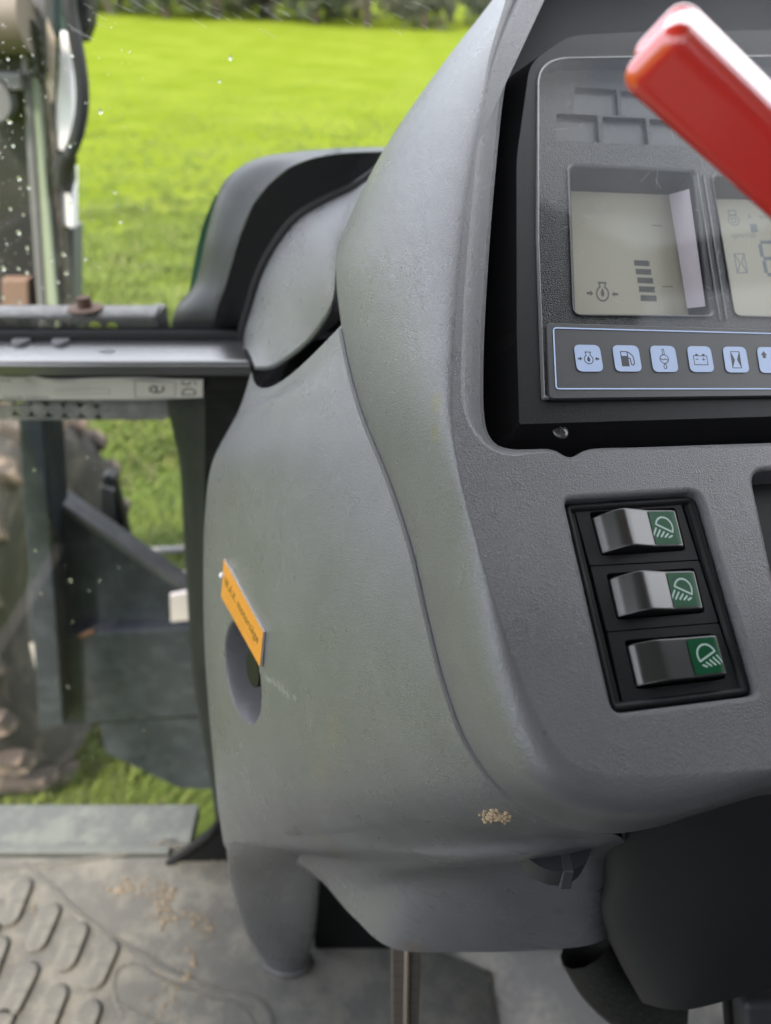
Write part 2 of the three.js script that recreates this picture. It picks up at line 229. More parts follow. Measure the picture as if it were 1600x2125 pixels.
{
  const t = thing('window_rail', 'glossy black horizontal rail between the upper and lower front glass', 'rail');
  const x0 = -0.79, x1 = -0.125, L = x1 - x0, xc = (x0 + x1) / 2;
  // ledge: rounded section extruded along x
  const sec = new THREE.Shape(); sec.moveTo(0.690, 0.8365); sec.lineTo(0.688, 0.846); sec.quadraticCurveTo(0.689, 0.8495, 0.694, 0.8500); sec.lineTo(0.742, 0.8525); sec.lineTo(0.742, 0.8365); sec.closePath();
  const eg = new THREE.ExtrudeGeometry(sec, { depth: L, bevelEnabled: false, curveSegments: 8 }); eg.rotateY(Math.PI / 2); eg.translate(x0, 0, 0); // section x -> -z
  part('ledge', eg, ledgeMat, t);
  part('lower_lip', box(L, 0.010, 0.034, xc, 0.831, -0.727, 0.003), railMat, t);
  part('rubber_seal', tube([V(x0, 0.8555, -0.744), V(x1, 0.8555, -0.744)], 0.0052, 4, 10), rubber, t);
  part('seal_groove', box(L, 0.008, 0.012, xc, 0.8525, -0.744, 0.002), rubber, t);
  for (const [px, py] of [[45, 713], [128, 713]]) { const p = onFloor(px, py, 0.851); const g = new THREE.CylinderGeometry(0.0085, 0.0095, 0.003, 28); g.translate(p.x, 0.8535, p.z); part('cap', g, M(lin(0.10, 0.10, 0.105), 0.35), t); }
  const water = M(lin(1, 1, 1), 0.02, { transmission: 1, thickness: 0.01, ior: 1.33 });
  const dp = onFloor(225, 733, 0.849), dg = new THREE.SphereGeometry(0.008, 20, 10, 0, 6.3, 0, Math.PI / 2); dg.scale(1.2, 0.22, 0.8); dg.translate(dp.x, 0.8500, dp.z); const dr = part('water_drop', dg, water); tag(dr, 'flat water drop lying on the glossy rail', 'water drop');
}
const glass = new THREE.MeshPhysicalMaterial({ color: 0xffffff, specularIntensity: 0.55, roughness: 0.02, transmission: 1, thickness: 0, ior: 1.45, side: THREE.DoubleSide });
// outline of the console cap where it meets the front glass
const capEdgePx = [[503, 738], [506, 690], [520, 640], [542, 570], [572, 512], [618, 455], [680, 418], [740, 390], [800, 345], [850, 290], [900, 240]];
const capEdge = capEdgePx.map(([x, y]) => onZ(x, y, GZ + 0.006));
{
  const t = thing('windscreen', 'clear upper front glass with rain drops and a dotted border', 'window glass');
  const up = [[-0.785, 0.856], [-0.115, 0.856]].concat(capEdge.slice(1).map(p => [p.x - 0.004, p.y + 0.004])).concat([[0.30, 1.25], [0.785, 1.25], [0.785, 1.92], [-0.785, 1.92]]);
  const sg = new THREE.ShapeGeometry(new THREE.Shape(up.map(p => V2(p[0], p[1])))); sg.translate(0, 0, GZ);
  part('pane', sg, glass, t);
  // black printed border with dots: alpha fades out dot by dot
  const dotTex = (n) => { const d = new Uint8Array(128 * 128 * 4); return d; };
  const curve = spline(capEdge.slice(0, 8).map(p => V(p.x, p.y, GZ + 0.0015)));
  const dots = []; const dot = new THREE.CircleGeometry(1, 6);
  const N = 150; const addDot = (x, y, r) => { const g = dot.clone(); g.scale(r, r, 1); g.translate(x, y, GZ + 0.0015); dots.push(g); };
  const band = loft((u, v) => { const p = curve(v), q = curve(Math.min(1, v + 0.01)), s = curve(Math.max(0, v - 0.01)), tn = q.clone().sub(s).normalize(), n = V(-tn.y, tn.x, 0); return p.clone().addScaledVector(n, u * 0.016); }, 2, 60);
  const L = 0.28;
  for (let k = 0; k < 9; k++) { const off = 0.0175 + k * 0.0021, m = 120; for (let i = 0; i < m; i++) { const v = (i + (k % 2) * 0.5) / m, p = curve(v), q = curve(Math.min(1, v + 0.01)), s = curve(Math.max(0, v - 0.01)), tn = q.clone().sub(s).normalize(); addDot(p.x - tn.y * off, p.y + tn.x * off, 0.00125 - k * 0.00010); } }
  for (let k = 0; k < 8; k++) for (let i = 0; i < 260; i++) addDot(-0.78 + (i + (k % 2) * 0.5) * 0.00262, 0.8632 + k * 0.0021, 0.00125 - k * 0.00011);
  part('printed_border', merge([band, new THREE.PlaneGeometry(0.68, 0.005).translate(-0.45, 0.8595, GZ + 0.0015)]), rubber, t);
  const dm = part('border_dots', merge(dots), rubber, t); dm.userData.kind = 'stuff';
  // rain drops
  const r = rng(9), drops = [], dropMat = M(lin(1, 1, 1), 0.02, { transmission: 1, thickness: 0.004, ior: 1.33 });
  const base = new THREE.SphereGeometry(1, 10, 8);
  const put = (px, py, s) => { const p = onZ(px, py, GZ), g = base.clone(); g.scale(s, s * (1 + 0.25 * r()), s * 0.55); g.translate(p.x, p.y, GZ - s * 0.1); drops.push(g); };
  for (const [x, y, s] of [[208, 231, 2.1], [18, 252, 1.8], [27, 302, 1.7], [39, 370, 2.1], [59, 389, 1.7], [144, 302, 1.8], [145, 422, 1.5], [238, 398, 1.6], [250, 459, 2], [38, 482, 2.3], [56, 514, 1.9], [131, 527, 2.2], [176, 537, 2], [107, 538, 1.6], [6, 557, 2.6], [38, 557, 1.7], [55, 565, 2], [137, 566, 2.2], [120, 585, 1.7], [40, 625, 1.7], [5, 616, 1.8], [21, 433, 1.6], [48, 445, 1.2], [14, 507, 1.2], [478, 120, 1.8], [455, 168, 1.3], [150, 115, 1.2], [16, 122, 1.2]]) put(x, y, s * 0.00085);
  for (let k = 0; k < 210; k++) { const a = r(), x = Math.pow(r(), 1.8) * 330 - 5, y = 20 + r() * 610; put(x, y, 0.00028 + 0.00055 * r() * r()); }
  const dr = part('rain_drops', merge(drops), dropMat, t); dr.userData.kind = 'stuff';
  // fine wiper scratches near the top
  const sc = []; for (let k = 0; k < 70; k++) { const x = 100 + r() * 780, y = -30 + Math.pow(r(), 2) * 95, l = 14 + 30 * r(), a = onZ(x, y, GZ + 0.001), b = onZ(x + l, y + l * (0.42 + 0.2 * r()), GZ + 0.001); sc.push(new THREE.TubeGeometry(new THREE.LineCurve3(a, b), 1, 0.00010, 3)); }
  const sm = part('scratches', merge(sc), M(lin(0.7, 0.7, 0.7), 0.4), t); sm.userData.kind = 'stuff';
}
{
  const t = thing('lower_window', 'clear lower front glass down to the cab floor with drops', 'window glass');
  const o = [[-0.785, 0.008], [-0.335, 0.008], [-0.262, 0.075], [-0.235, 0.14], [-0.205, 0.40], [-0.155, 0.60], [-0.13, 0.70], [-0.115, 0.834], [-0.785, 0.834]];
  const sg = new THREE.ShapeGeometry(new THREE.Shape(o.map(p => V2(p[0], p[1])))); sg.translate(0, 0, GZ);
  part('pane', sg, glass, t);
  const edge = [[-0.340, 0.002], [-0.300, 0.040], [-0.262, 0.080], [-0.236, 0.14], [-0.205, 0.40], [-0.16, 0.60], [-0.135, 0.70], [-0.118, 0.82]].map(p => V(p[0], p[1], GZ + 0.004));
  part('rubber_seal', tube(edge, 0.006, 60, 8), rubber, t);
  part('corner_plate', slab([[-0.338, -0.004], [-0.12, -0.004], [-0.12, 0.30], [-0.222, 0.26], [-0.236, 0.14], [-0.262, 0.08], [-0.300, 0.04]], GZ + 0.002, 0.012, 0.001), blackPl, t);
  const dots = [], dot = new THREE.CircleGeometry(1, 6);
  for (let k = 0; k < 7; k++) for (let i = 0; i < 250; i++) { const g = dot.clone(), r = 0.00125 - k * 0.0001; g.scale(r, r, 1); g.translate(-0.78 + (i + (k % 2) * 0.5) * 0.00262, 0.792 - k * 0.0021, GZ + 0.0015); dots.push(g); }
  part('printed_border', new THREE.PlaneGeometry(0.67, 0.036).translate(-0.45, 0.813, GZ + 0.0015), rubber, t);
  const dm = part('border_dots', merge(dots), rubber, t); dm.userData.kind = 'stuff';
  const r = rng(19), drops = [], base = new THREE.SphereGeometry(1, 10, 8);
  const put = (px, py, s) => { const p = onZ(px, py, GZ), g = base.clone(); g.scale(s, s * 1.15, s * 0.55); g.translate(p.x, p.y, GZ - s * 0.1); drops.push(g); };
  for (const [x, y, s] of [[145, 1205, 2.3], [206, 1205, 1.4], [184, 1226, 1.2], [140, 1425, 1.6], [150, 1290, 1.3], [296, 1516, 1.5], [54, 1604, 1.8], [168, 1648, 1.6], [3, 1618, 1.5], [246, 1178, 1], [84, 1232, 1.5], [72, 1142, 1.5], [180, 948, 1.3], [70, 975, 1.3]]) put(x, y, s * 0.001);
  for (let k = 0; k < 130; k++) put(r() * 390, 880 + r() * 780, 0.00026 + 0.0005 * r() * r());
  const dr = part('rain_drops', merge(drops), M(lin(1, 1, 1), 0.02, { transmission: 1, thickness: 0.004, ior: 1.33 }), t); dr.userData.kind = 'stuff';
}
{ // paper approval sticker on the lower glass
  const tex = canvasTex(1024, 128, (c, w, h) => {
    c.fillStyle = '#b9b3ae'; c.fillRect(0, 0, w, h); c.strokeStyle = '#55524f'; c.fillStyle = '#3c3a38';
    c.lineWidth = 1.6; for (let k = 0; k < 5; k++) { c.beginPath(); c.moveTo(0, 36 + k * 15); c.lineTo(560 + (k % 2) * 60, 40 + k * 14); c.stroke(); }
    c.strokeRect(380, 62, 250, 34);
    c.font = 'bold 17px sans-serif'; c.fillText('ZULASSUNG  TYP  ARBEITSMASCHINE', 20, 122, 600); c.fillText('TYP NR', 6, 26); c.fillText('15 12.', 130, 26);
    c.lineWidth = 3; c.strokeRect(716, 8, 170, 108);
    c.save(); c.translate(824, 98); c.rotate(-Math.PI / 2); c.font = '120px sans-serif'; c.fillText('e', 4, 14); c.font = '40px sans-serif'; c.fillText("'", 62, -8); c.restore();
    c.save(); c.translate(990, 118); c.rotate(-Math.PI / 2); c.font = '100px sans-serif'; c.fillText('D', 0, 0); c.fillText('9', 78, 0); c.restore();
  });
  const top = [[-3, 781], [60, 781], [95, 788], [130, 789], [200, 787], [290, 786], [360, 789], [422, 790]], bot = [[-3, 828], [60, 829], [95, 829], [130, 829], [200, 829], [290, 829], [360, 827], [421, 825]];
  const a = spline(top.map(p => onZ(p[0], p[1], GZ + 0.004))), b = spline(bot.map(p => onZ(p[0], p[1], GZ + 0.004)));
  const g = loft((u, v) => a(u).lerp(b(u), v).add(V(0, 0, 0.003 * (1 - v) * (0.5 + 0.5 * Math.sin(u * 19)))), 60, 6), uv = g.attributes.uv;
  for (let j = 0; j <= 6; j++) for (let i = 0; i <= 60; i++) uv.setXY(j * 61 + i, i / 60, 1 - j / 6);
  const t = thing('paper_sticker', 'curled printed paper sticker with boxed letter e on the lower glass', 'sticker');
  part('sheet', g, M(0xffffff, 0.8, { map: tex }), t);
  part('curled_edge', tube(top.map(p => onZ(p[0], p[1] - 1, GZ + 0.005)), 0.0009, 40, 6), M(lin(0.62, 0.58, 0.58), 0.7), t);
}

// ================================================================= FASCIA PLANE
const N = cR.clone().multiplyScalar(0.252).addScaledVector(cU, 0.415).addScaledVector(cF, -0.874).normalize();
const P0 = at(1378, 745, 0.37);
const E1 = cR.clone().multiplyScalar(0.953).addScaledVector(cU, 0.05).addScaledVector(cF, 0.299); E1.addScaledVector(N, -E1.dot(N)).normalize();
const E2 = N.clone().cross(E1).normalize();
const fp = (px, py, d = 0) => onPlane(px, py, N, P0.clone().addScaledVector(N, -d));          // pixel on the plane d metres behind the fascia
const fuv = (px, py, d = 0) => { const p = fp(px, py, d).sub(P0); return V2(p.dot(E1), p.dot(E2)); };
const f3 = (u, v, d = 0) => P0.clone().addScaledVector(E1, u).addScaledVector(E2, v).addScaledVector(N, -d);
function flatShape(outer, holes, d) {   // outer, holes: lists of uv points -> sheet on the plane d behind the fascia
  const s = new THREE.Shape(outer); for (const h of holes) s.holes.push(new THREE.Path(h));
  const g = new THREE.ShapeGeometry(s), p = g.attributes.position, uv = g.attributes.uv, n = g.attributes.normal;
  for (let i = 0; i < p.count; i++) { const x = p.getX(i), y = p.getY(i), q = f3(x, y, d); p.setXYZ(i, q.x, q.y, q.z); uv.setXY(i, x, y); n.setXYZ(i, N.x, N.y, N.z); }
  return g;
}
const area = pts => { let a = 0; for (let i = 0; i < pts.length; i++) { const p = pts[i], q = pts[(i + 1) % pts.length]; a += p.x * q.y - q.x * p.y; } return a; };
// contour walls: a list of [offset inward, depth] steps round a closed uv contour
function rim(pts, steps, d0 = 0) {
  const n = pts.length, sg = area(pts) > 0 ? 1 : -1, nor = pts.map((p, i) => { const a = pts[(i - 1 + n) % n], b = pts[(i + 1) % n], t = b.clone().sub(a).normalize(); return V2(-t.y * sg, t.x * sg); });
  return loft((u, v) => { const i = Math.round(u * n) % n, k = Math.round(v * (steps.length - 1)), s = steps[k]; return f3(pts[i].x + nor[i].x * s[0], pts[i].y + nor[i].y * s[0], d0 + s[1]); }, n, steps.length - 1);
}
function offset(pts, o) { const n = pts.length, sg = area(pts) > 0 ? 1 : -1; return pts.map((p, i) => { const a = pts[(i - 1 + n) % n], b = pts[(i + 1) % n], t = b.clone().sub(a).normalize(); return V2(p.x - t.y * sg * o, p.y + t.x * sg * o); }); }
// polygon of uv points with rounded corners
function rounded(pts, rad, seg = 6) {
  const out = [], n = pts.length, R = i => Array.isArray(rad) ? rad[i] : rad;
  for (let i = 0; i < n; i++) { const p = pts[i], a = pts[(i - 1 + n) % n], b = pts[(i + 1) % n], r = R(i); if (!r) { out.push(p.clone()); continue; } const da = a.clone().sub(p).normalize(), db = b.clone().sub(p).normalize(), s = p.clone().addScaledVector(da, r), e = p.clone().addScaledVector(db, r); for (let k = 0; k <= seg; k++) { const t = k / seg, q = 1 - t; out.push(V2(q * q * s.x + 2 * q * t * p.x + t * t * e.x, q * q * s.y + 2 * q * t * p.y + t * t * e.y)); } }
  return out;
}
function dense(pts, step = 0.004) { const out = []; for (let i = 0; i < pts.length; i++) { const a = pts[i], b = pts[(i + 1) % pts.length], n = Math.max(1, Math.ceil(a.distanceTo(b) / step)); for (let k = 0; k < n; k++) out.push(a.clone().lerp(b, k / n)); } return out; }
const arc = (r, n = 5) => Array.from({ length: n + 1 }, (_, k) => { const a = k / n * Math.PI / 2; return [r * (1 - Math.cos(a)), r * (1 - Math.sin(a))]; }).map(([x, y]) => [x, y]);
// rounded lip: rolls from the face (0 deep) into the opening, then runs back to depth d
const lip = (r, d, n = 6) => { const s = []; for (let k = 0; k <= n; k++) { const a = k / n * Math.PI / 2; s.push([r * Math.sin(a), r * (1 - Math.cos(a))]); } s.push([r + 0.0002, d]); return s; };
const quadPrint = (c, d, nu = 4, nv = 4) => { // four pixel corners tl tr br bl on plane d; uv 0..1 with v up
  const q = c.map(p => fuv(p[0], p[1], d)); const g = loft((u, v) => { const a = q[0].clone().lerp(q[1], u), b = q[3].clone().lerp(q[2], u), p = a.lerp(b, v); return f3(p.x, p.y, d); }, nu, nv), uv = g.attributes.uv;
  for (let j = 0; j <= nv; j++) for (let i = 0; i <= nu; i++) uv.setXY(j * (nu + 1) + i, i / nu, 1 - j / nv); return g; };

// ================================================================= CONSOLE
const consoleT = thing('dashboard_console', 'dark grey moulded plastic dashboard console with scuffed side', 'dashboard');
// ridge R (edge of the fascia) and seam / silhouette S, matched row by row
const rows = [
  [1250, -260, 1235, -330, .600], [1165, -120, 1118, -135, .580], [1085, 0, 1022, 0, .565], [1030, 130, 925, 125, .550], [992, 280, 812, 285, .535], [968, 430, 738, 425, .520], [952, 580, 701, 530, .495], [942, 730, 706, 650, .460],
  [940, 880, 747, 835, .418], [962, 1020, 812, 1000, .382], [1000, 1160, 858, 1140, .358], [1045, 1300, 893, 1290, .340], [1092, 1430, 930, 1430, .326], [1142, 1530, 975, 1545, .316], [1190, 1585, 1038, 1632, .309], [1250, 1603, 1110, 1683, .308],
  [1330, 1608, 1210, 1722, .318], [1430, 1606, 1320, 1722, .335], [1540, 1598, 1440, 1690, .352], [1680, 1590, 1580, 1650, .37], [1900, 1580, 1850, 1640, .40]];
const Rr = spline(rows.map(r => fp(r[0], r[1]))), Sr = spline(rows.map(r => at(r[2], r[3], r[4])));
const Br = spline(rows.map((r, i) => i < 6 ? at(r[2] + 90, r[3] + 40, r[4] + 0.16) : at(r[2] + 14, r[3] - 2, r[4] + 0.012)));
const Kr = spline(rows.map((r, i) => { const S = at(r[2], r[3], r[4]), R = fp(r[0], r[1]); const silh = at(r[2] + 6, r[3], r[4] - 0.075), mid = S.clone().lerp(R, 0.45).addScaledVector(cR, -0.004).addScaledVector(cF, -0.006); const w = THREE.MathUtils.clamp((7.2 - i) / 2.4, 0, 1); return mid.lerp(silh, w); }));
const shellFn = (u, v) => {
  const S = Sr(v), R = Rr(v), B = Br(v), K = Kr(v);
  if (u < 0.14) { const t = u / 0.14, K0 = S.clone().addScaledVector(S.clone().sub(K).normalize(), B.distanceTo(S) * 0.4); return bez(B, B.clone().lerp(K0, 0.6), K0, S, t); }
  const dir = S.clone().sub(R); dir.addScaledVector(N, -dir.dot(N)).normalize();
  return bez(S, K, R.clone().addScaledVector(dir, 0.021), R, (u - 0.14) / 0.86);
};
part('upper_shell', planarUV(loft(shellFn, 60, 180)), plastic, consoleT);
// openings in the fascia
const instrPx = [[1180, -230], [1130, -130], [1100, -20], [1078, 50], [1055, 140], [1037, 300], [1021, 500], [1011, 700], [1012, 830], [1020, 880], [1038, 914], [1068, 932], [1110, 938], [1140, 938], [1156, 942], [1170, 951], [1188, 956], [1206, 951], [1220, 942], [1238, 938], [1330, 935], [1470, 930], [1620, 925], [1780, 920], [1850, 900], [1880, 840], [1880, 300], [1860, -150], [1800, -230], [1500, -250]];
const instrC = new THREE.CatmullRomCurve3(instrPx.map(p => { const q = fuv(p[0], p[1]); return V(q.x, q.y, 0); }), true, 'centripetal').getSpacedPoints(560).slice(0, -1).map(p => V2(p.x, p.y));
const switchC = dense(rounded([[1160, 1026], [1458, 1008], [1590, 1452], [1266, 1494]].map(p => fuv(...p)), [0.006, 0.009, 0.007, 0.007], 8), 0.003);
const bay2C = dense(rounded([[1548, 968], [1820, 950], [1900, 1380], [1640, 1400]].map(p => fuv(...p)), 0.010, 8), 0.003);
{
  const outer = []; for (let k = 0; k <= 160; k++) { const p = Rr(k / 160).sub(P0); outer.push(V2(p.dot(E1), p.dot(E2))); }
  outer.push(fuv(2150, 1560), fuv(2150, -250), fuv(1700, -290));
  // along its left side the opening falls away in a sloping band before the lip
  const n = instrC.length, sg = area(instrC) > 0 ? 1 : -1, wd = instrC.map((p, i) => { const a = instrC[(i - 1 + n) % n], b = instrC[(i + 1) % n], t = b.clone().sub(a).normalize(); return 0.0118 * THREE.MathUtils.smoothstep(-t.y * sg, 0.45, 0.95); });
  for (let q = 0; q < 14; q++) { const o = wd.slice(); for (let i = 0; i < n; i++) wd[i] = (o[(i - 1 + n) % n] + o[i] + o[(i + 1) % n]) / 3; }
  const wide = instrC.map((p, i) => { const a = instrC[(i - 1 + n) % n], b = instrC[(i + 1) % n], t = b.clone().sub(a).normalize(); return V2(p.x + t.y * sg * wd[i], p.y - t.x * sg * wd[i]); });
  part('fascia', flatShape(outer, [wide, switchC, bay2C], 0), plastic, consoleT);
  const st = lip(0.0026, 0.046), band = loft((u, v) => { const i = Math.round(u * n) % n, k = Math.round(v * 5), f = [0, 0.06, 0.25, 0.6, 0.9, 1][k], g = [0, 0.01, 0.14, 0.52, 0.88, 1][k]; const p = wide[i].clone().lerp(instrC[i], f); return f3(p.x, p.y, 0.75 * wd[i] * g); }, n, 5);
  const nor = instrC.map((p, i) => { const a = instrC[(i - 1 + n) % n], b = instrC[(i + 1) % n], t = b.clone().sub(a).normalize(); return V2(-t.y * sg, t.x * sg); });
  const lipG = loft((u, v) => { const i = Math.round(u * n) % n, q = st[Math.round(v * (st.length - 1))]; return f3(instrC[i].x + nor[i].x * q[0], instrC[i].y + nor[i].y * q[0], 0.75 * wd[i] + Math.min(q[1], 0.046 - 0.75 * wd[i])); }, n, st.length - 1);
  part('instrument_opening_lip', merge([planarUV(band), lipG]), plastic, consoleT);
  part('switch_opening_lip', rim(switchC, lip(0.0022, 0.014)), plastic, consoleT);
  part('bay_opening_lip', rim(bay2C, lip(0.0022, 0.016)), plastic, consoleT);
  part('bay_tray', flatShape(offset(bay2C, -0.002), [], 0.016), blackPl, consoleT);
}
// side cover: left silhouette L to the seam, wrapping back to the glass
const crows = [ // L px, L zc, S row fraction
  [522, 772, .640, 6.9], [496, 850, .640, 7.6], [440, 962, .640, 8.4], [425, 1080, .645, 9.2], [422, 1200, .645, 10.0], [424, 1330, .645, 10.8], [433, 1470, .655, 11.6], [444, 1590, .675, 12.6], [453, 1680, .705, 13.8], [464, 1750, .74, 15.3]];
const nR = rows.length - 1;
const Lc = spline(crows.map(r => at(r[0], r[1], r[2]))), Ls = new THREE.CatmullRomCurve3(crows.map((r, i) => V(i, r[3], 0)));
const seamOf = v => Sr(THREE.MathUtils.clamp(Ls.getPoint(v).y / nR, 0, 1));
const sideFn0 = (u, v) => {
  const L = Lc(v), S = seamOf(v).addScaledVector(cF, 0.006).addScaledVector(cR, 0.010);
  if (u < 0.2) { const t = u / 0.2, back = V(L.x + 0.035, L.y, GZ + 0.008), view = L.clone().sub(EYEP).normalize(); return bez(back, back.clone().lerp(L, 0.5), L.clone().addScaledVector(view, 0.05), L, t); }
  const view = L.clone().sub(EYEP).normalize(), K1 = L.clone().addScaledVector(view, -0.10).add(V(0.002, 0, 0)), K2 = S.clone().lerp(K1, 0.35).add(V(-0.004, 0.004, 0.004));
  return bez(L, K1, K2, S, (u - 0.2) / 0.8);
};
// round cup sunk in the side
const tmp = part('side_cover', loft(sideFn0, 60, 60), plastic, consoleT);
const hc = raycast(tmp, 500, 1395); const cupC = hc.point.clone(), cupN = hc.face.normal.clone(); if (cupN.dot(EYEP.clone().sub(cupC)) < 0) cupN.negate();
consoleT.remove(tmp);
const sideFn = (u, v) => { const p = sideFn0(u, v); if (u > 0.2) p.y -= 0.020 * Math.sin(Math.PI * Math.pow((u - 0.2) / 0.8, 0.8)) * (1 - THREE.MathUtils.smoothstep(v, 0, 0.14)); const d = p.clone().sub(cupC), h = d.dot(cupN); d.addScaledVector(cupN, -h); const r = d.length(); if (r < 0.05 && Math.abs(h) < 0.04) p.addScaledVector(cupN, -0.028 * (1 - THREE.MathUtils.smoothstep(r, 0.0285, 0.0350))); return p; };
// lower bulge and skirt continue the side cover below its last row
const Bp = [[500, 1800, .80], [560, 1765, .70], [645, 1775, .60], [740, 1792, .522], [850, 1792, .455], [980, 1784, .408], [1110, 1770, .390], [1230, 1748, .394], [1292, 1742, .408]]; // underside of the bulge
const Cp = [[520, 1850, .85], [590, 1790, .74], [655, 1812, .64], [735, 1845, .565], [845, 1836, .505], [980, 1824, .472], [1110, 1812, .462], [1225, 1796, .460], [1288, 1775, .475]];
const Dp = [[540, 1900, .90], [605, 1800, .77], [668, 1830, .65], [735, 1905, .575], [815, 1968, .535], [980, 1976, .515], [1110, 1972, .505], [1235, 1958, .50], [1275, 1930, .515]];
const Ap = [Bp, Cp, Dp].map(a => spline(a.map(p => at(...p))));
const VS = 0.72;
const bodyFn = (u, v) => {
  if (v <= VS) return sideFn(u, v / VS);
  if (u < 0.2) { const q = u / 0.2; return sideFn(u, 1).lerp(bodyFn(0.2, v), q * q); }
  const t = (u - 0.2) / 0.8, c = new THREE.CatmullRomCurve3([sideFn(u, 0.86), sideFn(u, 1), ...Ap.map(f => f(t))], false, 'centripetal');
  return c.getPoint(0.25 + 0.75 * (v - VS) / (1 - VS));
};
const sideCover = part('side_cover', planarUV(loft(bodyFn, 340, 360)), plastic, consoleT);
{ const g = new THREE.CylinderGeometry(0.012, 0.013, 0.024, 24); g.rotateX(Math.PI / 2); const m = part('cup_barrel', g, blackPl, consoleT); m.position.copy(cupC).addScaledVector(cupN, -0.02); m.quaternion.setFromUnitVectors(V(0, 0, 1), cupN); }
{
  // right return of the skirt
  const e = [[1290, 1725, .385], ...[Bp, Cp, Dp].map(a => a[a.length - 1])];
  const ea = spline(e.map(p => at(...p))), eb = spline(e.map(p => at(p[0] + 24, p[1] + 4, p[2] + 0.14)));
  part('skirt_return', loft((u, v) => ea(v).lerp(eb(v), u), 4, 30), plastic, consoleT);
  // bottom edge return
  const da = spline(Dp.slice(2).map(p => at(...p))), db = spline(Dp.slice(2).map(p => at(p[0] + 6, p[1] - 8, p[2] + 0.10)));
  part('skirt_hem', loft((u, v) => da(v).lerp(db(v), u), 3, 60), plastic, consoleT);
}
{ // leg that carries the side cover down to the mat
  const f0 = onFloor(556, 2013, 0.008), f1 = onFloor(632, 2008, 0.008);
  const sk = (px, py, z) => { const h = raycast(sideCover, px, py), d = py < 1700 ? 0.014 : 0.004; return h ? h.point.clone().addScaledVector(ray(px, py).normalize(), d) : at(px, py, z + d); };
  const lA = [sk(462, 1690, .72), sk(470, 1728, .74), at(482, 1830, .84), at(512, 1930, .955), onFloor(550, 2003, 0.008)];       // outer (left) edge
  const lB = [sk(548, 1690, .64), sk(556, 1728, .655), at(572, 1820, .775), at(586, 1930, .925), onFloor(592, 2024, 0.008)];            // front
  const lC = [sk(628, 1690, .57), sk(636, 1726, .585), at(652, 1800, .70), at(642, 1930, .92), onFloor(632, 2012, 0.008)];         // inner edge
  const lD = [at(650, 1745, .78), at(655, 1800, .82), at(650, 1870, .92), at(648, 1940, 1.02), onFloor(640, 1985, 0.008)];
  const lE = [at(480, 1670, .82), at(490, 1775, .87), at(510, 1850, .96), at(530, 1920, 1.05), onFloor(560, 1975, 0.008)];
  const cs = [lE, lA, lB, lC, lD].map(a => spline(a));
  part('leg', loft((u, v) => new THREE.CatmullRomCurve3(cs.map(c => c(v)), false, 'centripetal').getPoint(u), 48, 50), plastic, consoleT);
  part('leg_foot', tube([lA, lB, lC, lD].map(a => a[4].clone().add(V(0, 0.006, 0))), 0.007, 40, 8), M(lin(0.1, 0.1, 0.1), 0.6), consoleT);
}
{ // front cap between shell and glass
  const up = capEdge.slice(0, 10), lo = [[528, 760, .655], [560, 758, .638], [600, 735, .612], [640, 700, .588], [668, 662, .568], [690, 622, .552], [697, 560, .558], [706, 500, .572], [745, 420, .60], [800, 345, .65]].map(p => at(...p));
  const a = spline(up), b = spline(lo);
  const fn = (u, v) => { const p = a(v), q = b(v), m = p.clone().lerp(q, 0.5).add(V(0, 0.022 * (1 - 0.55 * v), 0.004)); return bez(p, p.clone().lerp(m, 0.7), q.clone().lerp(m, 0.7), q, u); };
  part('front_cap', planarUV(loft(fn, 40, 60)), plastic, consoleT);
  const lipc = spline(lo.slice(0, 7)), lip2 = spline([[531, 768, .662], [563, 767, .645], [604, 745, .62], [644, 712, .596], [673, 676, .576], [696, 636, .562], [703, 566, .567]].map(p => at(...p)));
  part('cap_edge', loft((u, v) => lipc(v).lerp(lip2(v), u).add(V(0, -0.001 * Math.sin(u * 3.14), 0.0015 * Math.sin(u * 3.14))), 6, 60), plastic, consoleT);
  // dark cavity below the cap
  const lip3 = spline([[531, 768, .70], [563, 767, .69], [604, 745, .68], [644, 712, .66], [690, 676, .64], [730, 636, .62], [740, 566, .61]].map(p => at(...p)));
  part('cavity', loft((u, v) => lip2(v).lerp(lip3(v), u), 3, 40), plastic, consoleT);
  part('dark_gap_sheet', box(0.28, 0.42, 0.01, 0.06, 0.66, -0.62), blackPl, consoleT);  // black sheet behind the gap, its colour stands for the shade there
  const trim = capEdge.map(p => V(p.x, p.y, GZ + 0.007));
  part('glass_trim', tube(trim, 0.0065, 80, 10), rubber, consoleT);
}

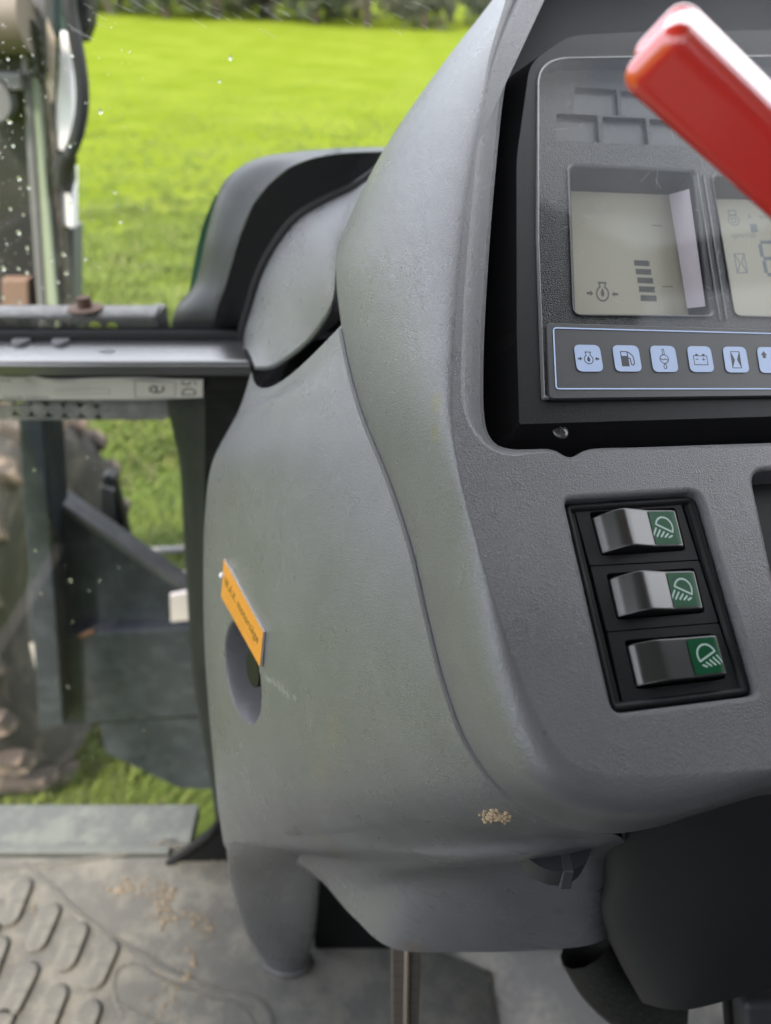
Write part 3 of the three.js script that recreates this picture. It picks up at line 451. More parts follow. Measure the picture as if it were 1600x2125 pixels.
wearMat(sideCover, 2048, (cx, spot) => {
  smear(cx, spot, [[700, 1505], [685, 1545], [668, 1600], [662, 1640]], 900, 46, '#efe0b6', 0.42, 1, 2);
  smear(cx, spot, [[672, 1738], [690, 1760], [705, 1790]], 700, 40, '#e6d3aa', 0.42, 2, 2);
  smear(cx, spot, [[640, 1450], [700, 1620], [780, 1700], [860, 1740]], 900, 150, '#e2d8c0', 0.2, 3, 2.2);
  smear(cx, spot, [[560, 1730], [600, 1790], [700, 1880], [800, 1960]], 500, 40, '#e2dac8', 0.28, 4, 2);
  smear(cx, spot, [[840, 1965], [880, 1968]], 260, 26, '#d8b98a', 0.35, 5, 1.8);
  for (const [x, y, w] of [[551, 1408, 5], [556, 1412, 4], [566, 1416, 9], [576, 1424, 11], [585, 1432, 12], [594, 1442, 9], [608, 1448, 4]]) scuff(cx, spot, [x, y - w], [x + 6, y + w], '#fffdfb', 0.75, 10);
  scuff(cx, spot, [535, 1255], [541, 1300], '#f0eeea', 0.28, 5); scuff(cx, spot, [600, 1380], [612, 1400], '#f0eeea', 0.25, 5); scuff(cx, spot, [573, 800], [585, 1010], '#eeeeee', 0.14, 8); scuff(cx, spot, [640, 820], [640, 960], '#eeeeee', 0.10, 6); scuff(cx, spot, [672, 940], [690, 955], '#eeeeee', 0.3, 3);
  const r = rng(88); for (let k = 0; k < 150; k++) { const x = 470 + r() * 560, y = 820 + r() * 1080; scuff(cx, spot, [x, y], [x + (r() - 0.5) * 16, y + (r() - 0.2) * 16], '#f6f4f0', 0.25 + 0.3 * r(), 1 + 1.6 * r()); }
});
wearMat(consoleT.children.find(o => o.name === 'upper_shell'), 2048, (cx, spot) => {
  smear(cx, spot, [[906, 825], [904, 850]], 160, 14, '#d9d36a', 0.28, 6, 1.8); smear(cx, spot, [[902, 885], [902, 905]], 110, 12, '#d6cf70', 0.22, 7, 1.8);
  smear(cx, spot, [[1180, 1705], [1290, 1715]], 160, 18, '#d8d4cc', 0.2, 8, 1.6);
  scuff(cx, spot, [1120, 1728], [1250, 1712], '#e6e4e0', 0.35, 3); scuff(cx, spot, [1290, 1722], [1400, 1690], '#dddddd', 0.3, 3); scuff(cx, spot, [752, 470], [760, 640], '#f2f2f2', 0.22, 3); scuff(cx, spot, [760, 500], [766, 680], '#f2f2f2', 0.16, 3); scuff(cx, spot, [806, 618], [816, 612], '#ffffff', 0.5, 2);
  const r = rng(89); for (let k = 0; k < 130; k++) { const x = 720 + r() * 300, y = 300 + r() * 1300; scuff(cx, spot, [x, y], [x + (r() - 0.5) * 12, y + (r() - 0.2) * 14], '#ffffff', 0.25 + 0.4 * r(), 1 + 1.2 * r()); }
});
{ const pts = []; for (let k = 0; k <= 40; k++) { const v = (7.2 + k / 40 * 7.3) / nR; pts.push(Sr(v).addScaledVector(cR, -0.0012).addScaledVector(cF, 0.0025)); } part('seam_lip', tube(pts, 0.0014, 120, 8), plastic, consoleT); }

// ================================================================= INSTRUMENT CLUSTER
{
  const t = thing('instrument_cluster', 'black instrument cluster with two displays behind a scratched clear lens', 'instrument cluster');
  const dF = 0.014, dB = 0.022;
  const face = dense(rounded([[1078, 880], [1073, 700], [1072, 330], [1100, 130], [1180, 74], [1330, 66], [1800, 60], [1800, 858]].map(p => fuv(p[0], p[1], dF)), [0.001, 0.004, 0.01, 0.014, 0.012, 0, 0.01, 0.004], 8), 0.003);
  const lensO = dense(rounded([[1124, 829], [1112, 500], [1113, 122], [1330, 118], [1760, 116], [1760, 818]].map(p => fuv(p[0], p[1], dF)), [0.0008, 0, 0.024, 0, 0.02, 0.001], 12), 0.003);
  const bezelMat = M(lin(0.006, 0.006, 0.007), 0.45, { specularIntensity: 0.35, bumpMap: rep(T_grain, 0.02), bumpScale: 0.00008 });
  const bez2 = part('bezel', merge([flatShape(face, [lensO], dF), rim(face, [[0, 0], [-0.0003, 0.0003], [-0.017, 0.031]], dF), rim(lensO, [[0, 0], [0.0004, dB - dF]], dF), flatShape(offset(instrC, 0.0005), [], 0.0462)]), bezelMat, t);
  // windows of the backing panel
  const win = c => dense(rounded(c.map(p => fuv(p[0], p[1], dB)), 0.0028, 6), 0.003);
  const lcd = [[[1180, 343], [1440, 356], [1478, 655], [1192, 652]], [[1478, 364], [1700, 370], [1716, 660], [1526, 654]]].map(c => dense(rounded(c.map(p => fuv(p[0], p[1], dB)), 0.0045, 8), 0.003));
  const lamps = [[[1193, 180], [1280, 186], [1284, 240], [1190, 236]], [[1288, 188], [1385, 192], [1388, 244], [1291, 241]], [[1155, 235], [1240, 240], [1244, 296], [1152, 290]], [[1250, 242], [1340, 246], [1346, 300], [1253, 297]], [[1348, 247], [1440, 250], [1448, 304], [1353, 301]]].map(c => dense(rounded(c.map(p => fuv(p[0], p[1], dB)), 0.0012, 4), 0.003));
  const backMat = M(lin(0.010, 0.012, 0.015), 0.42, { specularIntensity: 0.7, bumpMap: rep(T_leather, 0.042), bumpScale: 0.00035 });
  const back = part('backing_panel', flatShape(offset(lensO, -0.001), [...lcd, ...lamps], dB), backMat, t);
  for (const l of lamps) part('warning_lamp_window', merge([rim(l, [[0, 0], [0.0003, 0.0025]], dB), flatShape(l, [], dB + 0.0025)]), M(lin(0.014, 0.017, 0.020), 0.5), back);
  const wallMat = M(lin(0.035, 0.037, 0.042), 0.4);
  const lcdTex = [canvasTex(512, 512, (c, w, h) => {
    const g = '#b4b2a4'; c.fillStyle = g; c.fillRect(0, 0, w, h);
    c.fillStyle = '#4d4f52'; for (let k = 0; k < 5; k++) c.fillRect(300 + k * 6, 296 + k * 38, 84, 25);
    c.strokeStyle = '#4d4f52'; c.fillStyle = '#4d4f52'; c.lineWidth = 7;
    c.beginPath(); c.arc(128, 448, 30, -1.15, Math.PI + 1.15); c.lineTo(112, 402); c.lineTo(144, 402); c.closePath(); c.stroke(); c.beginPath(); c.moveTo(106, 402); c.lineTo(150, 402); c.stroke();
    c.beginPath(); c.moveTo(128, 424); c.quadraticCurveTo(146, 452, 128, 462); c.quadraticCurveTo(110, 452, 128, 424); c.fill();
    for (const s of [-1, 1]) { c.beginPath(); c.moveTo(128 + s * 46, 448); c.lineTo(128 + s * 62, 436); c.lineTo(128 + s * 62, 460); c.fill(); c.fillRect(128 + (s > 0 ? 62 : -80), 443, 18, 10); }
    c.fillStyle = '#6d6a5e'; c.fillRect(440, 405, 60, 4); c.fillRect(410, 128, 60, 4);
  }), canvasTex(512, 512, (c, w, h) => {
    c.fillStyle = '#c6c4b6'; c.fillRect(0, 0, w, h);
    c.strokeStyle = '#8a9398'; c.fillStyle = '#8a9398'; c.lineWidth = 5;
    c.beginPath(); c.arc(66, 92, 24, 0, 6.3); c.stroke(); c.beginPath(); c.arc(66, 92, 11, 0, 6.3); c.stroke(); c.strokeRect(48, 44, 34, 22);
    c.font = '30px sans-serif'; c.fillText('rpm/100', 40, 176); c.font = 'bold 26px sans-serif'; c.fillText('E', 138, 84); c.fillText('1/2', 190, 84); c.fillRect(138, 110, 34, 40);
    c.strokeRect(40, 250, 46, 86); c.beginPath(); c.moveTo(42, 252); c.lineTo(60, 293); c.lineTo(42, 334); c.moveTo(84, 252); c.lineTo(68, 293); c.lineTo(84, 334); c.stroke();
    c.fillStyle = '#7f8c96'; const seg = (x, y, w2, h2) => { c.fillRect(x, y, w2, h2); };
    for (const x of [172, 330]) { seg(x, 190, 90, 16); seg(x - 12, 206, 18, 60); seg(x, 266, 86, 16); seg(x - 8, 284, 18, 56); seg(x + 84, 284, 18, 56); seg(x + 4, 340, 86, 16); }
    c.lineWidth = 4; c.strokeStyle = '#a3a69c'; c.strokeRect(214, 388, 80, 50); c.beginPath(); c.arc(262, 460, 26, 0, 6.3); c.stroke();
  })];
  lcd.forEach((c, k) => {
    const f = part('display_frame', merge([rim(c, [[0, 0], [0.0012, 0.0012], [0.0022, 0.018]], dB), rim(offset(c, -0.0012), [[0, -0.0007], [0.0012, 0]], dB)]), wallMat, back);
    const g = flatShape(offset(c, 0.001), [], dB + 0.0165), uv = g.attributes.uv; let a = [1e9, 1e9, -1e9, -1e9];
    const q = (k ? [[1487, 418], [1700, 420], [1712, 652], [1526, 652]] : [[1195, 400], [1385, 415], [1424, 648], [1198, 640]]).map(p => fuv(p[0], p[1], dB + 0.0165));
    const e = q[1].clone().sub(q[0]), w = q[3].clone().sub(q[0]), det = e.x * w.y - e.y * w.x;
    for (let i = 0; i < uv.count; i++) { const x = uv.getX(i) - q[0].x, y = uv.getY(i) - q[0].y; uv.setXY(i, (x * w.y - y * w.x) / det, 1 - (e.x * y - e.y * x) / det); }
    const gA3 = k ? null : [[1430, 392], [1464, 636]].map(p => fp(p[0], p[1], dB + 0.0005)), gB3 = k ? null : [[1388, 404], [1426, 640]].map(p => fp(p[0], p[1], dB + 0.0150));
    if (!k) part('painted_wall_light', loft((u, v) => gA3[0].clone().lerp(gA3[1], v).lerp(gB3[0].clone().lerp(gB3[1], v), u), 2, 6), M(lin(0.50, 0.45, 0.50), 0.4), back);  // pale sheet: light on the right recess wall put into its colour
    lcdTex[k].wrapS = lcdTex[k].wrapT = THREE.ClampToEdgeWrapping;
    part('display', g, M(lin(0.68, 0.67, 0.64), 0.5, { map: lcdTex[k] }), back);
  });
  // divider ribs between the displays
  for (const [x0, x1] of [[1446, 1494], [1460, 1508]]) part('rib', tube([fp(x0, 362, dB - 0.0004), fp(x1, 664, dB - 0.0004)], 0.0005, 3, 6), M(lin(0.12, 0.12, 0.13), 0.3), back);
  // lens
  const lensMat = new THREE.MeshPhysicalMaterial({ color: 0xffffff, specularIntensity: 0.4, roughness: 0.06, transmission: 1, thickness: 0, ior: 1.45, side: THREE.DoubleSide });
  const lens = part('lens', flatShape(lensO, [], dF - 0.0006), lensMat, t);
  part('lens_edge', rim(lensO, [[-0.0002, 0], [0.0002, -0.0010], [0.0010, -0.0012], [0.0014, -0.0008]], dF), M(lin(0.13, 0.13, 0.135), 0.25, { clearcoat: 0.6 }), lens);
  const r = rng(71), sc = []; for (let k = 0; k < 60; k++) { const x = 1140 + r() * 440, y = 160 + r() * 480, a = r() * 3.14, l = 8 + 40 * r() * r(); sc.push(new THREE.TubeGeometry(new THREE.LineCurve3(fp(x, y, dF - 0.0008), fp(x + Math.cos(a) * l, y + Math.sin(a) * l, dF - 0.0008)), 1, 0.00004, 3)); }
  const scm = part('scratches', merge(sc), M(lin(0.5, 0.5, 0.5), 0.3), lens); scm.userData.kind = 'stuff';
  // strip of warning symbols
  const strip = dense(rounded([[1135, 671], [1760, 690], [1760, 818], [1141, 826]].map(p => fuv(p[0], p[1], dF - 0.002)), 0.0028, 6), 0.004);
  const stripT = part('symbol_strip', merge([flatShape(strip, [], dF - 0.002), rim(strip, [[0, 0], [-0.0005, 0.0003], [-0.0006, 0.0016]], dF - 0.002)]), M(lin(0.028, 0.030, 0.033), 0.42, { bumpMap: rep(T_grain, 0.02), bumpScale: 0.00005 }), t);
  const printC = [[1143, 677], [1600, 684], [1600, 812], [1150, 812]], blue = '#b4c8ee', ink = '#23272e';
  // border line of the print
  const bo = dense(rounded([[1147, 679], [1752, 695], [1752, 808], [1153, 808]].map(p => fuv(p[0], p[1], dF - 0.0023)), 0.0022, 6), 0.004);
  const blueM = M(new THREE.Color(blue), 0.45);
  part('border_line', flatShape(bo, [offset(bo, 0.0007)], dF - 0.0023), blueM, stripT);
  const tiles = [[1190, 715, 60, 56], [1270, 716, 60, 55], [1348, 717, 58, 55], [1425, 718, 55, 54], [1499, 719, 54, 54], [1570, 720, 53, 54]];
  const sh = 9;
  const draw = [
    (c) => { c.beginPath(); c.arc(128, 140, 42, -1.1, Math.PI + 1.1); c.lineTo(104, 70); c.lineTo(152, 70); c.closePath(); c.stroke(); c.beginPath(); c.moveTo(96, 70); c.lineTo(160, 70); c.stroke(); c.beginPath(); c.moveTo(128, 108); c.quadraticCurveTo(158, 150, 128, 164); c.quadraticCurveTo(98, 150, 128, 108); c.fill(); for (const s of [-1, 1]) { c.beginPath(); c.moveTo(128 + s * 62, 134); c.lineTo(128 + s * 84, 114); c.lineTo(128 + s * 84, 154); c.fill(); c.fillRect(128 + (s > 0 ? 84 : -104), 126, 20, 16); } },
    (c) => { c.fillRect(68, 58, 74, 148); c.fillStyle = blue; c.fillRect(78, 68, 54, 36); c.lineWidth = 10; c.beginPath(); c.moveTo(142, 66); c.bezierCurveTo(190, 90, 196, 120, 192, 168); c.bezierCurveTo(190, 200, 160, 200, 160, 170); c.lineTo(158, 130); c.lineTo(142, 124); c.stroke(); },
    (c) => { c.lineWidth = 8; c.beginPath(); c.arc(128, 130, 42, 0, 6.3); c.stroke(); c.strokeRect(118, 34, 18, 56); c.beginPath(); c.moveTo(88, 134); c.quadraticCurveTo(98, 124, 108, 134); c.quadraticCurveTo(118, 144, 128, 134); c.quadraticCurveTo(138, 124, 148, 134); c.quadraticCurveTo(158, 144, 168, 134); c.stroke(); c.beginPath(); c.moveTo(128, 172); c.quadraticCurveTo(156, 212, 128, 224); c.quadraticCurveTo(100, 212, 128, 172); c.stroke(); },
    (c) => { c.strokeRect(56, 96, 144, 88); c.fillRect(78, 76, 26, 20); c.fillRect(152, 76, 26, 20); c.fillRect(74, 126, 34, 8); c.fillRect(144, 126, 34, 8); c.fillRect(157, 113, 8, 34); },
    (c) => { c.strokeRect(80, 50, 96, 160); c.beginPath(); c.moveTo(84, 56); c.quadraticCurveTo(104, 100, 116, 130); c.quadraticCurveTo(104, 160, 84, 206); c.fill(); c.beginPath(); c.moveTo(172, 56); c.quadraticCurveTo(152, 100, 140, 130); c.quadraticCurveTo(152, 160, 172, 206); c.fill(); },
    (c) => { c.beginPath(); c.moveTo(70, 40); c.lineTo(106, 80); c.lineTo(88, 80); c.lineTo(88, 110); c.lineTo(52, 110); c.lineTo(52, 80); c.lineTo(34, 80); c.fill(); c.fillRect(150, 110, 90, 100); }];
  tiles.forEach(([x, y, w, h], k) => {
    const q = [[x, y], [x + w - 6, y + 1], [x + w + 3, y + h], [x + 8, y + h]].map(p => fuv(p[0], p[1], dF - 0.0024));
    const c = rounded(q, 0.0034, 8), g = flatShape(c, [], dF - 0.0024), uv = g.attributes.uv, e = q[1].clone().sub(q[0]), wv = q[3].clone().sub(q[0]), det = e.x * wv.y - e.y * wv.x;
    for (let i = 0; i < uv.count; i++) { const X = uv.getX(i) - q[0].x, Y = uv.getY(i) - q[0].y; uv.setXY(i, (X * wv.y - Y * wv.x) / det, 1 - (e.x * Y - e.y * X) / det); }
    const tex = canvasTex(256, 256, (cc) => { cc.fillStyle = blue; cc.fillRect(0, 0, 256, 256); cc.fillStyle = cc.strokeStyle = ink; cc.lineWidth = 8; draw[k](cc); });
    part('symbol_tile', g, M(lin(0.8, 0.8, 0.8), 0.45, { map: tex }), stripT);
  });
  // screw in the lower bevel
  const sp = (raycast(bez2, 1162, 896) || { point: fp(1162, 893, 0.02) }).point.clone(), sg = new THREE.SphereGeometry(0.0042, 20, 8, 0, 6.3, 0, Math.PI / 2.4); sg.rotateX(Math.PI / 2); sg.scale(1, 1, 0.5);
  const screw = part('screw', sg, M(lin(0.10, 0.10, 0.10), 0.3, { metalness: 0.6 }), t); screw.position.copy(sp); screw.quaternion.setFromUnitVectors(V(0, 0, 1), N);
  for (const a of [0.5, 2.07]) { const sl = box(0.0044, 0.0008, 0.0008, 0, 0, 0.0021, 0.0002); sl.rotateZ(a); part('slot', sl, blackGloss, screw); }
}

// ================================================================= SWITCH PANEL AND ROCKERS
{
  const t = thing('switch_panel', 'black frame sunk in the dash around three rocker switches', 'switch panel');
  const d = 0.005;
  const outer = offset(switchC, 0.0026), inner = dense(rounded([[1186, 1042], [1416, 1034], [1542, 1436], [1288, 1466]].map(p => fuv(p[0], p[1], d)), 0.002, 4), 0.003);
  part('frame', merge([flatShape(outer, [inner], d), rim(outer, [[0, 0.006], [0.0001, 0], [0.0006, -0.0013], [0.0016, -0.0021], [0.0028, -0.0019], [0.0036, -0.0008], [0.0040, 0]], d), rim(inner, [[0, 0], [0.0004, 0.0008], [0.0004, 0.007]], d), flatShape(offset(inner, -0.001), [], d + 0.007)]), blackPl, t);
  const plates = [[[1190, 1048], [1411, 1040], [1449, 1161], [1225, 1173]], [[1226, 1176], [1450, 1164], [1490, 1291], [1260, 1310]], [[1261, 1313], [1491, 1294], [1535, 1429], [1294, 1461]]];
  const wells = [[[1222, 1062], [1402, 1053], [1424, 1143], [1246, 1154]], [[1257, 1190], [1442, 1178], [1464, 1272], [1279, 1287]], [[1295, 1328], [1480, 1314], [1507, 1410], [1319, 1432]]];
  const lampTex = up => canvasTex(256, 256, (c, w) => {
    c.fillStyle = '#0c5a38'; c.fillRect(0, 0, 256, 256); c.strokeStyle = '#cfe6df'; c.lineWidth = 11; c.lineCap = 'round'; c.lineJoin = 'round';
    c.save(); c.translate(128, 112); c.scale(up ? 1.32 : -1.32, 1.32); c.rotate(0.42);
    c.beginPath(); c.moveTo(-60, 18); c.lineTo(58, 18); c.bezierCurveTo(60, -70, -62, -70, -60, 18); c.stroke();
    for (let k = 0; k < 5; k++) { c.beginPath(); c.moveTo(-56 + k * 28, 42); c.lineTo(-62 + k * 24 + (k - 2) * 3, 96 - k * 9); c.stroke(); }
    c.restore();
  });
  const where = ['rocker switch nearest the instrument cluster with green lamp symbol', 'middle rocker switch of the three with green lamp symbol', 'rocker switch farthest from the instrument cluster with dark face and green lamp symbol'];
  for (let k = 0; k < 3; k++) {
    const s = thing('rocker_switch', where[k], 'switch', 'rocker switches in the black frame');
    const dp = d - 0.0004, pl = rounded(plates[k].map(p => fuv(p[0], p[1], dp)), 0.0006, 3), we = dense(rounded(wells[k].map(p => fuv(p[0], p[1], dp)), 0.0018, 5), 0.003);
    part('plate', merge([flatShape(pl, [we], dp), rim(dense(pl), [[0, 0], [-0.0003, 0.0004], [-0.0003, 0.004]], dp), rim(we, [[0, 0], [0.0003, 0.0003], [0.0004, 0.008]], dp), flatShape(offset(we, -0.0005), [], dp + 0.008)]), blackPl, s);
    const q = wells[k].map(p => fuv(p[0], p[1], dp)), ins = (p, a, b) => p.clone().addScaledVector(a, 1).addScaledVector(b, 1);
    const hgt = k < 2 ? [[0, -0.003], [0.04, 0.0002], [0.20, 0.0072], [0.255, 0.0084], [0.31, 0.0082], [0.62, 0.0042], [0.97, 0.0026], [1.0, 0.0016]] : [[0, -0.003], [0.04, 0.0004], [0.19, 0.0046], [0.25, 0.0056], [0.31, 0.0057], [0.62, 0.0050], [0.97, 0.0052], [1.0, 0.0040]];
    const hf = a => { for (let i = 1; i < hgt.length; i++) if (a <= hgt[i][0]) { const t = (a - hgt[i - 1][0]) / (hgt[i][0] - hgt[i - 1][0]); return hgt[i - 1][1] + (hgt[i][1] - hgt[i - 1][1]) * t; } return hgt[hgt.length - 1][1]; };
    const hs = a => (hf(Math.max(0, a - 0.03)) + hf(Math.max(0, a - 0.015)) + hf(a) + hf(Math.min(1, a + 0.015)) + hf(Math.min(1, a + 0.03))) / 5;
    const m = [0.035, 0.09, 0.95, 0.93]; // margins in the well
    const surf = (a, b, lift = 0) => { const A = m[0] + (m[2] - m[0]) * a, B = m[1] + (m[3] - m[1]) * b, p = q[0].clone().lerp(q[1], A).lerp(q[3].clone().lerp(q[2], A), B); return f3(p.x, p.y, dp - lift); };
    // section across b: side, rounded shoulder, top
    const nb = [[0, -0.006, 0], [0, -0.0008, 1], [0.006, -0.00035, 1], [0.02, -0.0001, 1], [0.05, 0, 1], [0.5, 0, 1], [0.95, 0, 1], [0.98, -0.0001, 1], [0.994, -0.00035, 1], [1, -0.0008, 1], [1, -0.006, 0]];
    const g = loft((u, v) => { const sct = nb[Math.round(v * (nb.length - 1))]; return surf(u, sct[0], sct[2] ? hs(u) * 0.82 + sct[1] : -0.006); }, 64, nb.length - 1);
    const endR = loft((u, v) => surf(1, v, -0.006 + u * (hs(1) * 0.82 + 0.006 - 0.0002)), 3, 8), endL = loft((u, v) => surf(0, v, -0.006 + u * (hs(0) * 0.82 + 0.006 - 0.0002)), 3, 8);
    const rk = part('rocker', merge([g, endL, endR]), M(lin(0.022, 0.022, 0.023), 0.30, { ior: 1.5, clearcoat: 0.55, clearcoatRoughness: 0.22, bumpMap: rep(T_grain, 0.02), bumpScale: 0.00003 }), s);
    const lg = loft((u, v) => surf(0.615 + u * 0.365, 0.06 + v * 0.88, hs(0.615 + u * 0.365) * 0.82 + 0.0003), 10, 4), uv = lg.attributes.uv;
    for (let j = 0; j <= 4; j++) for (let i = 0; i <= 10; i++) uv.setXY(j * 11 + i, i / 10, 1 - j / 4);
    part('green_lens', lg, M(lin(0.62, 0.62, 0.62), 0.35, { specularIntensity: 0.3, map: lampTex(k < 2) }), rk);
  }
}

// ================================================================= ORANGE PLATE, LABEL REMAINS, KNOB
{
  const corners = [[464, 1160], [546, 1312], [539, 1384], [459, 1238]];
  const hp = corners.map(c => raycast(sideCover, c[0], c[1])); const P = hp.map(h => h.point), nrm = hp[1].face.normal.clone(); if (nrm.dot(EYEP.clone().sub(P[1])) < 0) nrm.negate();
  const cen = P[0].clone().add(P[1]).add(P[2]).add(P[3]).multiplyScalar(0.25);
  // best flat plate: keep corners on their own plane through cen
  const pn = P[2].clone().sub(P[0]).cross(P[3].clone().sub(P[1])).normalize(); if (pn.dot(EYEP.clone().sub(cen)) < 0) pn.negate();
  const Q = corners.map(c => onPlane(c[0], c[1], pn, cen.clone().addScaledVector(pn, 0.002)));
  const tex = canvasTex(512, 160, (c, w, h) => { c.fillStyle = '#c98434'; c.fillRect(0, 0, w, h); c.fillStyle = '#3a2c18'; c.font = 'bold italic 52px sans-serif'; c.fillText('W.A.K. motorsäge', 30, 88, 440); c.fillStyle = '#a5682a'; c.font = '20px sans-serif'; c.fillText('ersatzteile  service  reparatur  vermietung', 60, 122, 400); c.fillText('telefon  telefax  werkstatt', 80, 148, 380); });
  const g = loft((u, v) => { const a = Q[0].clone().lerp(Q[1], u), b = Q[3].clone().lerp(Q[2], u); return a.lerp(b, v); }, 4, 2), uv = g.attributes.uv;
  for (let j = 0; j <= 2; j++) for (let i = 0; i <= 4; i++) uv.setXY(j * 5 + i, i / 4, 1 - j / 2);
  const t = thing('label_plate', 'small orange metal label plate riveted to the grey console side', 'label');
  part('face', g, M(0xffffff, 0.4, { map: tex }), t);
  const edge = [0, 1, 2, 3, 0].map(i => Q[i]); const eg = []; for (let i = 0; i < 4; i++) { const a = Q[i], b = Q[(i + 1) % 4], c = a.clone().addScaledVector(pn, -0.0016), e = b.clone().addScaledVector(pn, -0.0016); eg.push(loft((u, v) => a.clone().lerp(b, u).lerp(c.clone().lerp(e, u), v), 1, 1)); }
  part('plate_edge', merge(eg), M(lin(0.6, 0.55, 0.5), 0.3, { metalness: 0.5 }), t);
  const rv = onPlane(463, 1194, pn, Q[0]); const rg = new THREE.SphereGeometry(0.0022, 14, 10); const rm = part('rivet', rg, M(lin(0.75, 0.75, 0.75), 0.3), t); rm.position.copy(rv).addScaledVector(pn, 0.0008);
  console.log('plate size', Q[0].distanceTo(Q[1]), Q[1].distanceTo(Q[2]));
}
{
  const t = thing('adjuster_knob', 'dark grey ribbed knob under the lower edge of the dashboard', 'knob');
  const c = at(1146, 1756, 0.415), g = new THREE.CylinderGeometry(0.0195, 0.0175, 0.015, 32); part('body', g, M(lin(0.03, 0.033, 0.036), 0.5), t);
  part('grip_rib', box(0.006, 0.0154, 0.0395, 0.004, 0.0, 0, 0.001), M(lin(0.05, 0.053, 0.056), 0.5), t);
  part('stem', new THREE.CylinderGeometry(0.006, 0.006, 0.04, 12).translate(0.0, 0.02, -0.004), blackPl, t);
  t.position.copy(c);
}
// ================================================================= STEERING COLUMN COVER
{
  const t = thing('steering_column_cover', 'black plastic steering column cover beside the grey console', 'cover');
  const a = [[1262, 1690, .43], [1272, 1820, .46], [1264, 1890, .475], [1300, 1990, .495], [1345, 2085, .515]], b = [[1420, 1650, .40], [1430, 1800, .43], [1430, 1900, .45], [1420, 2010, .47], [1420, 2096, .49]], c = [[1640, 1600, .40], [1640, 1800, .43], [1640, 1900, .45], [1640, 1990, .47], [1640, 2042, .485]], e = [[2000, 1560, .43], [2000, 1800, .46], [2000, 1900, .48], [2000, 1950, .50], [2000, 2000, .51]], z = [[1275, 1690, .60], [1285, 1820, .62], [1280, 1890, .63], [1310, 1980, .64], [1350, 2060, .65]];
  const cs = [z, a, b, c, e].map(q => spline(q.map(p => at(...p))));
  part('shell', loft((u, v) => new THREE.CatmullRomCurve3(cs.map(k => k(v)), false, 'centripetal').getPoint(u), 60, 40), M(lin(0.018, 0.019, 0.021), 0.55, { bumpMap: rep(T_grain, 0.04), bumpScale: 0.0001 }), t);
  const bot = cs.slice(1).map(k => k(1)), bot2 = bot.map(p => p.clone().add(V(0, 0.005, -0.16))), ba = spline(bot), bb = spline(bot2);
  part('underside', loft((u, v) => ba(v).lerp(bb(v), u), 3, 30), blackPl, t);
  // rubber boot below
  const bt = part('boot', tube([at(1215, 1965, .60), at(1255, 2030, .60), at(1320, 2085, .60), at(1400, 2110, .60)], 0.022, 30, 12), M(lin(0.03, 0.03, 0.028), 0.7, { map: rep(T_dust, 0.1) }), t);
}
{ // pedal arm with rusty edge
  const t = thing('pedal_arm', 'flat rusty steel pedal arm hanging below the console', 'pedal');
  const top = at(842, 1900, .62), bot = onFloor(838, 2300, 0.09), dir = bot.clone().sub(top);
  const g = box(0.024, dir.length(), 0.030, 0, 0, 0, 0.002), m = part('arm', g, M(lin(0.26, 0.22, 0.20), 0.6, { map: rep(T_dust, 0.06) }), t); m.position.copy(top).addScaledVector(dir, 0.5); m.quaternion.setFromUnitVectors(V(0, -1, 0), dir.clone().normalize());
  const w = part('weld_edge', tube([top.clone().add(V(0.001, 0, 0.0165)), bot.clone().add(V(0.001, 0, 0.0165))], 0.0022, 8, 6), M(lin(0.3, 0.24, 0.2), 0.6), t);
  const f = box(0.09, 0.014, 0.06, bot.x, bot.y - 0.004, bot.z + 0.02, 0.004); part('foot_pad', f, rubber, t);
  const br = part('bracket', box(0.03, 0.03, 0.10, top.x, top.y + 0.02, top.z - 0.05, 0.003), blackPl, t);
}
{ // small grey device at the lower right corner
  const t = thing('corner_bracket', 'dark grey bracket block with round hole beneath the steering column cover', 'bracket');
  const c = at(1600, 2110, .60); const b = part('body', box(0.05, 0.05, 0.04, 0, 0, 0, 0.005), M(lin(0.06, 0.06, 0.065), 0.5), t);
  const h = new THREE.CylinderGeometry(0.006, 0.006, 0.003, 18); h.rotateX(Math.PI / 2); h.translate(0.004, 0.008, 0.0205); part('hole', h, blackGloss, t);
  part('arm', box(0.012, 0.22, 0.02, -0.022, -0.08, -0.02, 0.003), blackPl, t);
  t.position.copy(c); t.rotation.set(-0.5, -0.1, 0.1);
}

